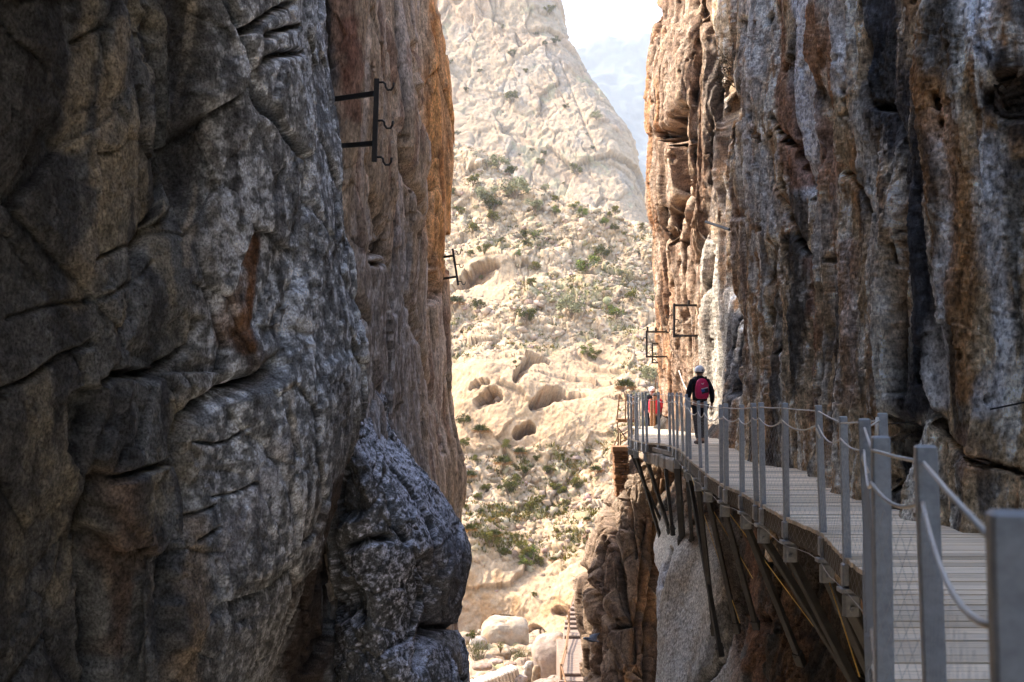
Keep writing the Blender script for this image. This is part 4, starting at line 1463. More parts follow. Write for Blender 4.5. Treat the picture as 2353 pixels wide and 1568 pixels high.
stone_pier()
gw = empty("steel_gangway", P(1430, 970, 29.5), "rusty steel gangway with an orange plank floor past the boardwalk corner", "gangway")
m = MB()
m.bar(P(1417, 966, 29.5), P(1470, 966, 29.5), .55, .10)
m.build("plank_floor", m_wood, gw)
for a, b in (((1417, 966), (1424, 906)), ((1437, 966), (1438, 910)), ((1455, 966), (1455, 910))):
    m = MB()
    m.tube([P(*a, 29.2), P(*b, 29.2)], .022, 8)
    m.build("rail_post", m_rust, gw)
m = MB()
for a, b in (((1421, 996), (1421, 1034)), ((1426, 998), (1426, 1034)), ((1427, 1001), (1452, 985)), ((1427, 1016), (1452, 1003)), ((1409, 1031), (1421, 1000)), ((1410, 1045), (1421, 1018)), ((1409, 1030), (1409, 1080)),
             ((1418, 970), (1421, 996)), ((1422, 985), (1440, 1010))):
    m.tube([P(*a, 28.6), P(*b, 28.6)], .018, 7)
m.build("frame", m_rust, gw)
for px, a, b, w, D, lab in ((1497, 917, 992, .085, 31.0, "sunlit orange timber post left of the person in red"), (1503.5, 915, 990, .06, 30.7, "thin sunlit timber post just behind the person in red"),
                            (1528, 905, 988, .11, 31.2, "thick dark timber post leaning on the right cliff at the deck end")):
    m = MB()
    lean = 0.0 if px < 1520 else .25
    p0, p1 = Vector(P(px, b, D)), Vector(P(px + (6 if px > 1520 else 0), a, D))
    p0.z = -.05
    m.bar(p0, p1, w, w * .8, (0, 1, 0))
    tag(m.build("timber_post", m_wood), lab, "post", "timber posts at the far deck end")
# ragged timber fence leaf against the rock
m = MB()
m.tube([P(1505, 905, 29.6), P(1506, 880, 29.6), P(1511, 860, 29.6), P(1520, 849, 29.6), P(1532, 846, 30.2)], .012, 7)
tag(m.build("bent_rod", m_rust, None, True), "thin bent metal rod arching above the person in red", "rod")

# ------------------------------------------------------------------ iron hook frames on the cliffs
def hook(m, p, dx, s):
    pts = [(0, 0, 0), (.42, 0, .02), (.55, 0, -.1), (.57, 0, -.3), (.72, 0, -.5), (.95, 0, -.5), (1.08, 0, -.3), (1.1, 0, -.02)]
    m.tube([Vector(p) + Vector((a * dx * s, b, c_ * s)) for a, b, c_ in pts], .013 * s / .17, 7)


def hook_frame(loc_px, D, top, bot, arms, hooks, label, s=.17, w=.055, depth_arm=0.0):
    x0, y0, z0 = P(*loc_px, D)
    t = empty("hook_frame", (x0, y0, z0), label, "bracket", "iron hook frames on the cliffs")
    A, B = Vector(P(*top, D)), Vector(P(*bot, D))
    m = MB()
    m.bar(A, B, w, w * .75, (0, 1, 0))
    m.build("upright", m_iron, t)
    for (p, pd), (q_, qd) in arms:
        m = MB()
        m.bar(P(*p, pd), P(*q_, qd), w * .8, w, (0, 0, 1))
        m.build("arm", m_iron, t)
    for (px, py), dx in hooks:
        m = MB()
        hook(m, P(px, py, D), dx, s)
        m.build("hook", m_iron, t, True)
    return t


hook_frame((864, 275), 11.35, (866, 182), (860, 372), [(((748, 231), 12.6), ((864, 215), 11.35)), (((764, 337), 12.6), ((861, 330), 11.35))],
           [((866, 190), 1), ((864, 278), 1), ((861, 362), 1)], "black iron frame with three hooks on the upper left cliff", .175, .058)
hook_frame((1047, 612), 22.9, (1040, 572), (1053, 656), [(((1004, 593), 23.7), ((1043, 588), 22.9)), (((1016, 641), 23.7), ((1051, 636), 22.9))],
           [((1042, 577), 1), ((1048, 608), 1), ((1053, 647), 1)], "smaller black iron hook frame at the left cliff rim before the sunlit hill", .15, .05)
hook_frame((1549, 736), 26.6, (1549, 698), (1549, 776), [(((1610, 702), 26.9), ((1547, 702), 26.6)), (((1610, 772), 26.9), ((1547, 772), 26.6)), (((1583, 702), 26.6), ((1583, 690), 26.6))],
           [((1547, 724), -1), ((1547, 757), -1), ((1551, 735), 1), ((1551, 768), 1)], "black iron hook frame on the brown right cliff above the walker", .17, .06)
hook_frame((1486, 792), 29.0, (1486, 760), (1486, 822), [(((1535, 763), 30.6), ((1485, 763), 29.0)), (((1535, 820), 30.6), ((1485, 820), 29.0)), (((1488, 763), 29.0), ((1488, 751), 29.0)), (((1507, 763), 29.2), ((1507, 753), 29.2))],
           [((1485, 776), -1), ((1485, 803), -1), ((1487, 787), 1), ((1487, 812), 1)], "larger iron hook frame sticking out past the right cliff edge", .15, .055)
hook_frame((1499, 812), 31.0, (1499, 788), (1499, 835), [(((1535, 790), 32.6), ((1498, 790), 31.0)), (((1535, 834), 32.6), ((1498, 834), 31.0))],
           [((1498, 806), -1), ((1500, 811), 1), ((1500, 826), 1)], "smallest iron hook frame below another past the right cliff edge", .14, .05)
for a, b, Da, Db, r, lab in (((1622, 510), (1676, 528), 24.3, 23.2, .035, "short dark iron rod across the right cliff above the hook frame"),
                             ((1034, 1072), (1049, 1038), 23.6, 23.8, .022, "left thin black iron rod low on the left cliff rim"), ((1053, 1110), (1064, 1068), 23.8, 24.0, .022, "right thin black iron rod low on the left cliff rim")):
    m = MB()
    m.tube([P(*a, Da), P(*b, Db)], r, 8)
    tag(m.build("iron_rod", m_iron), lab, "rod", "iron rods on the cliffs")
m = MB()
pts = [P(2030, 976, 10.35), P(2110, 968, 10.0), P(2200, 954, 9.2), P(2290, 938, 8.55), P(2353, 925, 8.3), P(2480, 900, 7.7)]
m.tube(pts, .008, 7)
tag(m.build("safety_wire", m_iron, None, True), "thin dark safety wire along the right wall behind the near posts", "wire")
m = MB()
m.tube([P(1560, 852, 27.5), P(1568, 876, 27.0), P(1580, 900, 26.6), P(1586, 915, 26.4)], .012, 7)
tag(m.build("hanging_rope", m_rope, None, True), "pale rope hanging on the brown cliff left of the walker", "rope")
# ------------------------------------------------------------------ people
m_skin = plain_mat("skin", (0.42, 0.24, 0.17), .6, 0, .1, 20, .05, .4)
m_hood = plain_mat("black_hoodie", (0.010, 0.011, 0.016), .95, 0, .4, 40, .4, .15, .003)
m_jean = plain_mat("dark_jeans", (0.017, 0.018, 0.026), .95, 0, .35, 60, .3, .15, .002)
m_shoe = plain_mat("brown_shoe", (0.06, 0.025, 0.02), .7, 0, .2, 30, .2, .3)
m_helm = plain_mat("white_helmet", (0.78, 0.79, 0.82), .35, 0, .06, 10, .03, .5)
m_pack = plain_mat("crimson_nylon", (0.55, 0.012, 0.10), .6, 0, .25, 25, .3, .4, .003)
m_red = plain_mat("red_jacket", (0.72, 0.025, 0.06), .7, 0, .2, 20, .3, .3, .003)
m_white = plain_mat("white_print", (0.75, 0.75, 0.78), .6, 0, .05, 20, 0, .3)
m_blue = plain_mat("blue_print", (0.03, 0.08, 0.30), .6, 0, .1, 20, 0, .3)
m_black = plain_mat("black_print", (0.02, 0.02, 0.03), .7, 0, .2, 30, .1, .3)


def skin_mesh(name, pts, edges, radii, mat, parent, root=0, sub=2, fix=None):
    me = bpy.data.meshes.new(name)
    me.from_pydata([tuple(p) for p in pts], edges, [])
    me.materials.append(mat)
    o = bpy.data.objects.new(name, me)
    COL.objects.link(o)
    md = o.modifiers.new("skin", 'SKIN')
    md.use_smooth_shade = True
    sv = me.skin_vertices[0].data
    for i, r in enumerate(radii):
        sv[i].radius = r if isinstance(r, tuple) else (r, r)
        sv[i].use_root = (i == root)
    sd = o.modifiers.new("sub", 'SUBSURF')
    sd.levels = sub
    sd.render_levels = sub
    o.parent = parent
    return o


def person(loc, rz, label, top, legs, H=1.70, stride=.16, helmet=True, bend=0.0, arm_out=.0):
    """figure facing local +y, feet at the local origin"""
    t = empty("person", loc, label, "person")
    t.rotation_euler = (0, 0, rz)
    k = H / 1.70
    V = lambda x, y, z: (x * k, (y + bend * max(0, z - .9) * .9) * k, (z - bend * max(0, z - .9) * .25) * k)
    # body: pelvis, spine, neck, head, arms with hands, legs with feet
    pts, rad, ed = [], [], []

    def add(p, r, to=None):
        pts.append(V(*p))
        rad.append(r if not isinstance(r, tuple) else r)
        if to is not None:
            ed.append((to, len(pts) - 1))
        return len(pts) - 1
    pel = add((0, 0, .93), (.15, .11))
    wa = add((0, 0, 1.08), (.135, .10), pel)
    ch = add((0, 0, 1.26), (.165, .115), wa)
    sh = add((0, -.01, 1.39), (.13, .095), ch)
    ne = add((0, .005, 1.475), (.056, .056), sh)
    he = add((0, .02, 1.545), (.075, .085), ne)
    add((0, .025, 1.63), (.075, .092), he)
    nose = None
    for s in (-1, 1):
        a = add((s * .165, 0, 1.375), .062, sh)
        el = add((s * (.245 + arm_out), -.045, 1.11), .046, a)
        wr = add((s * (.262 + arm_out), .03, .88), .031, el)
        pa = add((s * (.258 + arm_out), .05, .815), (.036, .022), wr)
        for i, (fx, L) in enumerate(((-.026, .066), (-.009, .078), (.009, .074), (.025, .058))):
            f1 = add((s * (.258 + arm_out) + fx * .35, .052 + fx * .9, .765), .0105, pa)
            f2 = add((s * (.254 + arm_out) + fx * .2, .060 + fx * .9, .765 - L * .75), .0085, f1)
        th = add((s * (.235 + arm_out), .085, .80), .0115, pa)
        add((s * (.228 + arm_out), .10, .76), .009, th)
        off = stride * s
        hip = add((s * .09, 0, .86), .095, pel)
        kn = add((s * .095, off * .55 + .03, .49), .062, hip)
        an = add((s * .095, off - .03, .085 if s > 0 else .085 + .05 * (stride > .05)), .042, kn)
        hl = add((s * .10, off + .02, .05), (.040, .036), an)
        add((s * .115, off + .16, .035), (.040, .026), hl)
    body = skin_mesh("body", pts, ed, rad, m_skin, t)
    # face (looks along +y)
    for nm, c_, r_n, sq, mt in (("nose", (0, .125, 1.575), .016, (.8, 1, 1.3), m_skin), ("ear", (-.082, .02, 1.585), .022, (.45, .8, 1.2), m_skin), ("ear", (.082, .02, 1.585), .022, (.45, .8, 1.2), m_skin),
                                ("eye", (-.032, .108, 1.60), .009, (1, 1, 1), m_black), ("eye", (.032, .108, 1.60), .009, (1, 1, 1), m_black)):
        fm = MB()
        fm.ball(V(*c_), r_n * k, 8, 6, sq)
        fm.build(nm, mt, None, True).parent = t
    mm = MB()
    mm.ball(V(0, .108, 1.535), .02 * k, 8, 6, (1.2, .5, .3))
    mm.build("mouth", plain_mat("lips", (.35, .13, .1)), None, True).parent = t
    hm = MB()
    hm.ball(V(0, -.005, 1.60), .098 * k, 14, 9, (.92, 1.0, 1.05), -.35)
    hm.build("hair", plain_mat("dark_hair", (.02, .014, .01), .6, 0, .3, 60, .4), None, True).parent = t
    # jacket with sleeves and hood, trousers, shoes
    pts, rad, ed = [], [], []
    hem = add((0, 0, .88), (.185, .145))
    w1 = add((0, 0, 1.05), (.172, .140), hem)
    c1 = add((0, -.005, 1.24), (.195, .145), w1)
    s1 = add((0, -.01, 1.375), (.150, .120), c1)
    hd = add((0, -.035, 1.465), (.085, .090), s1)
    for s in (-1, 1):
        a = add((s * .17, -.005, 1.375), .083, s1)
        m_ = add((s * (.225 + arm_out * .6), -.03, 1.24), .072, a)
        el = add((s * (.255 + arm_out), -.048, 1.10), .064, m_)
        add((s * (.266 + arm_out), .02, .895), .047, el)
    skin_mesh("jacket", pts, ed, rad, top, t)
    cm = MB()                                                            # collar and thrown-back hood
    cm.ball(V(0, -.045, 1.462), .095 * k, 14, 9, (1.05, .95, .62))
    cm.build("hood", top, None, True).parent = t
    pts, rad, ed = [], [], []
    pv = add((0, 0, .92), (.165, .125))
    for s in (-1, 1):
        off = stride * s
        hip = add((s * .088, 0, .82), .103, pv)
        kn = add((s * .095, off * .55 + .03, .49), .076, hip)
        add((s * .095, off - .03, .11), .060, kn)
    skin_mesh("trousers", pts, ed, rad, legs, t)
    for s in (-1, 1):
        off = stride * s
        sm_ = MB()
        sm_.ball(V(s * .10, off + .0, .052), .052 * k, 12, 8, (.9, 1.1, 1.0))
        sm_.ball(V(s * .112, off + .10, .045), .05 * k, 12, 8, (.95, 1.9, .85))
        sm_.build("shoe", m_shoe, None, True).parent = t
    if helmet:
        h2 = MB()
        h2.ball(V(0, .0, 1.625), .122 * k, 20, 10, (.92, 1.06, 1.0), -.12)
        h2.ball(V(0, .0, 1.616), .131 * k, 20, 3, (.93, 1.07, .28), -.6)
        hh = h2.build("helmet", m_helm, None, True)
        hh.parent = t
        d = MB()
        d.box(V(.03, -.135, 1.635), (.03 * k, .012, .018 * k))
        d.build("helmet_badge", m_black, None).parent = hh
        st = MB()
        for s in (-1, 1):
            st.tube([V(s * .095, .02, 1.61), V(s * .085, .05, 1.53), V(s * .03, .08, 1.50)], .006, 6)
        st.build("chin_strap", m_white, None, True).parent = hh
    return t


def backpack(loc, rz, k=1.0):
    t = empty("backpack", loc, "crimson backpack with a small white mark and a blue and black patch", "backpack")
    t.rotation_euler = (0, 0, rz)
    # bag: stacked rounded sections, wider below, domed on top; local -y faces the viewer
    secs = [(0, .085, .05), (.02, .13, .085), (.08, .148, .105), (.18, .150, .11), (.28, .142, .10), (.36, .122, .085), (.42, .085, .06), (.445, .035, .03)]
    m = MB()
    n = 20
    for z, hx, hy in secs:
        for i in range(n):
            a = 2 * math.pi * i / n
            cx, cy = math.cos(a), math.sin(a)
            e = .62
            m.v.append((hx * math.copysign(abs(cx) ** e, cx), -.06 + hy * math.copysign(abs(cy) ** e, cy), z))
    for j in range(len(secs) - 1):
        for i in range(n):
            m.f.append((j * n + i, j * n + (i + 1) % n, (j + 1) * n + (i + 1) % n, (j + 1) * n + i))
    m.f.append(tuple(range(n - 1, -1, -1)))
    m.f.append(tuple(range((len(secs) - 1) * n, len(secs) * n)))
    o = m.build("bag", m_pack, None, True)
    o.parent = t
    sd = o.modifiers.new("sub", 'SUBSURF')
    sd.levels = sd.render_levels = 2
    p = MB()                                                             # front pocket bulge
    p.ball((0, -.135, .135), .11, 18, 10, (1.0, .42, 1.05))
    p.build("front_pocket", m_pack, None, True).parent = t
    z_ = MB()
    z_.tube([(-.118, -.125, .20), (-.112, -.128, .29), (-.085, -.115, .36), (0, -.098, .402), (.085, -.115, .36), (.112, -.128, .29)], .005, 6)
    z_.tube([(-.128, -.10, .16), (-.122, -.11, .27)], .008, 6)
    z_.build("zip", m_black, None, True).parent = t
    w = MB()
    w.tube([(-.035, -.158, .338), (-.022, -.160, .322), (-.006, -.160, .322), (.004, -.158, .334), (.022, -.154, .348)], [.004, .009, .009, .007, .003], 7)
    w.build("white_mark", m_white, None, True).parent = t
    rot = Matrix.Rotation(R_(14), 3, 'Y').to_3x3().inverted()
    b = MB()
    b.box((.03, -.182, .178), (.15, .012, .105), rot)
    bo = b.build("patch", m_black, None)
    bo.parent = t
    bl = MB()
    bl.box((-.012, -.186, .184), (.075, .012, .06), rot)
    bl.build("patch_print", m_blue, None).parent = bo
    wl = MB()
    for i in range(6):
        wl.box((-.035 + i * .024, -.187, .216 + i * .006), (.015, .012, .024), rot)
    wl.build("patch_edge", m_white, None).parent = bo
    s_ = MB()
    for s in (-1, 1):
        s_.tube([(s * .10, -.01, .40), (s * .115, .04, .47), (s * .13, .16, .45), (s * .135, .235, .30), (s * .14, .19, .12), (s * .145, .02, .05)], [.02, .026, .026, .024, .014, .012], 8)
    s_.build("shoulder_straps", m_black, None, True).parent = t
    return t


fx, fy, fz = P(1609, 1012, 21.6)
person((fx, 21.6, 0.0), R_(4), "person in black hoodie and white helmet walking away along the boardwalk", m_hood, m_jean, 1.66, .17, True, 0.0, .012)
backpack((fx + .012, 21.6 - .105, .975), R_(4), 1.0)
px_, py_, _ = P(1499, 980, 32.0)
person((px_, 32.0, -.42), R_(175), "person in white helmet facing this way, mostly hidden behind the far railing posts", m_hood, m_jean, 1.60, .05, True)
px_, py_, _ = P(1511, 980, 31.6)
person((px_, 31.6, -.42), R_(150), "person in bright red jacket bending behind the far railing posts", m_red, m_jean, 1.52, .05, False, .42)


# ------------------------------------------------------------------ pigeon in flight in front of the buttress
def pigeon():
    c = Vector(P(1357, 1471, 23.6))
    t = empty("pigeon", c, "dark blue grey pigeon flying in front of the brown buttress", "bird")
    m_b = plain_mat("slate_feather", (0.05, 0.06, 0.085), .6, 0, .4, 40, .2, .4)
    pts = [(0, 0, 0), (-.07, 0, .01), (-.12, 0, .02), (-.155, 0, .005), (-.18, 0, -.012), (.07, 0, 0), (.13, 0, .0), (.20, 0, .0)]
    rad = [(.05, .048), (.05, .05), (.03, .032), (.028, .028), (.006, .006), (.042, .038), (.022, .018), (.035, .006)]
    ed = [(0, 1), (1, 2), (2, 3), (3, 4), (0, 5), (5, 6), (6, 7)]
    b = skin_mesh("body", pts, ed, rad, m_b, t)
    for s, sp, up in ((1, .30, -.03), (-1, .20, .13)):
        w = MB()
        top, bot = [], []
        n = 12
        for i in range(n + 1):
            u = i / n
            ch = .15 * (1 - u ** 2.2) + .035
            lead = Vector((-.03 - .05 * math.sin(u * 2.6) + .22 * u * u, s * (.03 + sp * u) * .9, .03 + up * u))
            trail = lead + Vector((ch + .02 * math.sin(i * 3.1), 0, -.015 * (1 - u)))
            top += [lead, (lead + trail) / 2 + Vector((0, 0, .012)), trail]
        for p in top:
            w.v.append(tuple(p + Vector((0, 0, .004))))
        for p in top:
            w.v.append(tuple(p - Vector((0, 0, .004))))
        N = len(top)
        for i in range(n):
            for j in range(2):
                a = i * 3 + j
                w.f += [(a, a + 1, a + 4, a + 3), (N + a, N + a + 3, N + a + 4, N + a + 1)]
            w.f += [(i * 3, i * 3 + 3, N + i * 3 + 3, N + i * 3), (i * 3 + 2, N + i * 3 + 2, N + i * 3 + 5, i * 3 + 5)]
        o = w.build("wing", m_b, None, True)
        o.parent = t
    t.rotation_euler = (R_(25), R_(8), R_(-10))
    hb = MB()
    hb.ball((-.148, 0, .012), .03, 10, 7)
    hb.build("head_feathers", plain_mat("pale_blue_feather", (0.20, 0.27, 0.36), .5), None, True).parent = t


pigeon()
# ------------------------------------------------------------------ things in the sunlit valley
HQ = chart(HI.p)
MQ = chart(MO.p)
HN = HI.normals(HI.p.reshape(HI.nv, HI.nu, 3))


def ground_at(px, py, S=HI, Q=None):
    Q = HQ if S is HI else MQ
    d = (Q[:, 0] - px) ** 2 + (Q[:, 1] - py) ** 2
    near_ = np.nonzero(d < max(d.min() * 1.5, 9))[0]
    i = near_[np.argmin(S.p[near_, 1])]
    return Vector(S.p[i])


m_leaf = plain_mat("shrub_leaf", (0, 0, 0), .9, 0, .2, 3, .05, .03, .01, True)
m_stem = plain_mat("shrub_stem", (0.14, 0.095, 0.06), .9, 0, .3, 6, .3, .2)


def leaf_mesh(name, seed, n, kind, pal):
    """unit shrub: leaf-sized faces spread through several clumps, with gaps"""
    r = np.random.default_rng(seed)
    if kind == 'dome':
        K = 9
        cen = np.stack([r.uniform(-.34, .34, K), r.uniform(-.3, .3, K), r.uniform(.16, .62, K)], 1)
        rad = r.uniform(.14, .26, K)
        k = r.integers(0, K, n)
        u = r.normal(size=(n, 3))
        u /= np.linalg.norm(u, axis=1, keepdims=True)
        p = cen[k] + u * rad[k][:, None] * (r.random((n, 1)) ** .45)
        nrm = u + r.normal(size=(n, 3)) * .7
        ax = r.normal(size=(n, 3))
        L = r.uniform(.045, .085, n)
        W = L * r.uniform(.4, .7, n)
        br = .75 + .5 * r.random(K)[k] + .25 * r.normal(size=n)
        pick = r.random(n)
    elif kind == 'fan':
        a = r.uniform(0, 2 * np.pi, n)
        el = r.uniform(-.35, 1.4, n)
        dirs = np.stack([np.cos(a) * np.cos(el), np.sin(a) * np.cos(el), np.sin(el)], 1)
        rad0 = r.uniform(.12, .42, n)
        p = dirs * rad0[:, None] * np.array([1.05, 1, .85]) + np.array([0, 0, .42])
        ax = dirs + .25 * r.normal(size=(n, 3))
        nrm = np.cross(ax, r.normal(size=(n, 3)))
        L = r.uniform(.13, .24, n)
        W = r.uniform(.016, .034, n)
        br = .8 + .4 * r.random(n)
        pick = np.where(el < .15, 0.99, r.random(n) * .9)
    else:                                                               # broom: upright wiry stems
        a = r.uniform(0, 2 * np.pi, n)
        sp = r.uniform(0, .42, n) ** .8
        t = r.uniform(.1, 1, n)
        dirs = np.stack([np.cos(a) * sp, np.sin(a) * sp, np.ones(n) * .85], 1)
        p = dirs * t[:, None]
        ax = dirs + .18 * r.normal(size=(n, 3))
        nrm = np.cross(ax, r.normal(size=(n, 3)))
        L = r.uniform(.08, .17, n)
        W = r.uniform(.008, .018, n)
        br = .8 + .4 * r.random(n)
        pick = np.where(t < .35, .99, r.random(n) * .9)
    ax /= np.linalg.norm(ax, axis=1, keepdims=True)
    side = np.cross(ax, nrm)
    side /= np.linalg.norm(side, axis=1, keepdims=True) + 1e-9
    A = p - side * W[:, None] * .5
    B = p + side * W[:, None] * .5
    Cc = p + ax * L[:, None] + side * W[:, None] * .15
    D = p + ax * L[:, None] * .55 - side * W[:, None] * .55
    V = np.stack([A, B, Cc, D], 1).reshape(-1, 3)
    F = np.arange(n * 4).reshape(n, 4)
    me = bpy.data.meshes.new(name)
    me.vertices.add(len(V))
    me.vertices.foreach_set("co", V.astype(np.float32).ravel())
    add_faces(me, F, False)
    c0, c1, c2 = [np.array(x) for x in pal]
    col = np.where((pick < .5)[:, None], c0, np.where((pick < .95)[:, None], c1, c2)) * np.clip(br, .35, 1.6)[:, None]
    col = np.repeat(col, 4, 0)
    at = me.attributes.new("Col", 'FLOAT_COLOR', 'POINT')
    at.data.foreach_set("color", np.concatenate([col, np.ones((len(col), 1))], 1).astype(np.float32).ravel())
    me.materials.append(m_leaf)
    return me


def stem_mesh(name, seed):
    r = random.Random(seed)
    m = MB()
    for i in range(7):
        a = r.uniform(0, 6.28)
        s = r.uniform(.1, .33)
        m.tube([(0, 0, -.12), (math.cos(a) * s * .4, math.sin(a) * s * .4, .14), (math.cos(a) * s, math.sin(a) * s, r.uniform(.32, .6))], [.022, .015, .006], 5)
    me = bpy.data.meshes.new(name)
    me.from_pydata(m.v, [], m.f)
    me.materials.append(m_stem)
    return me


DARK = ((0.042, 0.045, 0.008), (0.070, 0.066, 0.012), (0.13, 0.070, 0.020))
OLIV = ((0.085, 0.080, 0.014), (0.13, 0.11, 0.022), (0.18, 0.10, 0.03))
PALE = ((0.19, 0.18, 0.09), (0.25, 0.235, 0.13), (0.20, 0.15, 0.08))
BRIT = ((0.075, 0.095, 0.015), (0.14, 0.155, 0.03), (0.14, 0.095, 0.03))
FAN = ((0.034, 0.038, 0.006), (0.075, 0.074, 0.012), (0.24, 0.11, 0.03))
REED = ((0.09, 0.095, 0.032), (0.14, 0.125, 0.045), (0.24, 0.145, 0.06))
MESH = {}
for key, kind, pal, n in (('dark', 'dome', DARK, 1300), ('olive', 'dome', OLIV, 1300), ('pale', 'dome', PALE, 1300), ('bright', 'dome', BRIT, 900), ('fan', 'fan', FAN, 800), ('reed', 'broom', REED, 900)):
    MESH[key] = [(leaf_mesh("foliage", 31 + 7 * i + len(key), n, kind, pal), stem_mesh("stem", 5 + i)) for i in range(2)]

NAMES = {'dark': ('shrub', 'shrub', 'dark green'), 'olive': ('shrub', 'shrub', 'olive'), 'pale': ('shrub', 'shrub', 'pale silvery'), 'bright': ('shrub', 'shrub', 'bright green'),
         'fan': ('fan_palm', 'palm', 'brown skirted'), 'reed': ('broom_plant', 'plant', 'wiry upright')}


def c5(x, y, s):
    return 996 + .4858 * x, .4858 * y, .4858 * s


def c4(x, y, s):
    return 996 + .514 * x, 761.7 + .514 * y, .514 * s


SH = []
for x, y, s, k in ((365, 250, 42, 'dark'), (580, 190, 42, 'dark'), (525, 200, 26, 'dark'), (550, 45, 56, 'olive'), (485, 155, 18, 'dark'), (325, 130, 22, 'olive'), (215, 335, 26, 'dark'), (155, 420, 30, 'dark'),
                   (360, 455, 76, 'olive'), (625, 500, 32, 'dark'), (765, 545, 54, 'pale'), (750, 700, 26, 'dark'), (505, 765, 52, 'olive'), (520, 725, 32, 'dark'), (458, 708, 24, 'dark'), (678, 800, 64, 'olive'),
                   (720, 630, 14, 'dark'), (430, 330, 28, 'olive'), (610, 865, 20, 'olive'), (402, 730, 16, 'dark'), (120, 630, 34, 'dark'), (80, 290, 24, 'olive')):
    SH.append((*c5(x, y, s), k, 'mountain'))
for x, y, s, k in ((305, 760, 92, 'pale'), (372, 795, 62, 'dark'), (380, 880, 132, 'pale'), (250, 920, 104, 'pale'), (185, 850, 70, 'olive'), (280, 960, 84, 'dark'), (285, 1015, 74, 'olive'), (480, 970, 84, 'pale'), (575, 932, 44, 'olive'),
                   (660, 965, 50, 'bright'), (705, 995, 66, 'bright'), (575, 990, 56, 'bright'), (525, 880, 42, 'pale'), (858, 982, 56, 'olive'), (838, 1010, 36, 'olive'), (812, 1040, 56, 'bright'), (855, 1070, 46, 'dark'), (990, 1070, 34, 'olive'),
                   (185, 1070, 76, 'olive'), (430, 1108, 60, 'dark'), (485, 1098, 50, 'bright'), (440, 1145, 42, 'dark'), (325, 1135, 36, 'dark'), (245, 1175, 62, 'olive'), (800, 1190, 80, 'dark'), (722, 1240, 120, 'bright'), (480, 1250, 62, 'olive'),
                   (388, 1200, 44, 'bright'), (460, 1325, 54, 'olive'), (888, 1288, 56, 'pale'), (930, 1395, 66, 'olive'), (862, 1465, 84, 'bright'), (650, 1440, 126, 'pale'), (440, 1490, 96, 'dark'), (205, 1432, 66, 'dark'), (105, 1432, 80, 'fan'),
                   (172, 1190, 44, 'olive'), (120, 990, 50, 'olive'), (85, 905, 44, 'dark'), (220, 1310, 26, 'olive')):
    SH.append((*c5(x, y, s), k, 'slope'))
for x, y, s, k in ((690, 75, 76, 'bright'), (720, 100, 56, 'olive'), (975, 190, 96, 'pale'), (850, 250, 90, 'fan'), (130, 388, 64, 'dark'), (212, 440, 70, 'fan'), (135, 487, 62, 'olive'), (318, 498, 56, 'olive'), (385, 538, 56, 'fan'), (316, 588, 76, 'fan'),
                   (165, 640, 56, 'fan'), (335, 690, 88, 'dark'), (365, 650, 60, 'olive'), (412, 620, 56, 'dark'), (235, 692, 50, 'olive'), (520, 622, 58, 'dark'), (635, 665, 62, 'olive'), (722, 625, 58, 'fan'), (640, 690, 36, 'dark'), (435, 778, 60, 'olive'),
                   (168, 880, 62, 'fan'), (255, 920, 86, 'olive'), (280, 905, 56, 'fan'), (400, 965, 76, 'olive'), (440, 975, 80, 'bright'), (410, 1015, 70, 'bright'), (478, 1020, 60, 'olive'), (530, 1018, 36, 'fan'), (545, 880, 36, 'olive'), (450, 1168, 30, 'olive'),
                   (685, 838, 34, 'fan'), (545, 700, 70, 'olive'), (580, 700, 40, 'dark'), (320, 980, 60, 'dark'), (195, 1445, 108, 'reed'), (385, 1465, 96, 'reed'), (300, 1410, 44, 'reed'), (172, 1350, 50, 'dark'), (360, 130, 20, 'dark'), (372, 152, 16, 'dark'),
                   (205, 730, 44, 'olive'), (185, 560, 40, 'olive'), (250, 605, 26, 'dark'), (480, 740, 44, 'olive'), (590, 760, 44, 'olive'), (150, 780, 36, 'olive'), (215, 790, 34, 'dark'), (460, 560, 40, 'dark'), (620, 555, 30, 'dark'), (690, 530, 28, 'dark')):
    SH.append((*c4(x, y, s), k, 'low'))

PLACE = {'mountain': lambda px, py: 'high on the pale mountain flank' if py < 130 else ('on the middle of the pale mountain flank' if py < 300 else 'at the foot of the pale mountain flank'),
         'slope': lambda px, py: 'on the hill crest under the mountain' if py < 500 else ('among the boulders of the upper slope' if py < 620 else 'on the stony slope above the rock shelters'),
         'low': lambda px, py: 'among the boulders above the rock shelters' if py < 860 else ('just below the rock shelters' if py < 1040 else ('on the grassy rubble of the lower slope' if py < 1340 else 'at the foot of the hillside by the boulders'))}
items = []
for px, py, s, k, zone in SH:
    size = 'tiny' if s < 16 else ('small' if s < 27 else ('medium' if s < 38 else 'large'))
    nm, cat, look = NAMES[k]
    items.append([px, py, s, k, zone, nm, cat, f"{size} {look} {cat}", PLACE[zone](px, py)])
ORD = ['leftmost', 'second from the left', 'third from the left', 'fourth from the left', 'fifth from the left', 'sixth from the left', 'seventh from the left', 'eighth from the left', 'ninth from the left']
clus = {}
for it in items:
    clus.setdefault((it[7], it[8]), []).append(it)
for (a, b), L in clus.items():
    L.sort(key=lambda t: t[0])
    for i, it in enumerate(L):
        if len(L) == 1:
            it.append(f"{a} {b}")
        elif i == len(L) - 1:
            it.append(f"{a} {b}, rightmost of {len(L)}")
        else:
            it.append(f"{a} {b}, {ORD[i]}")
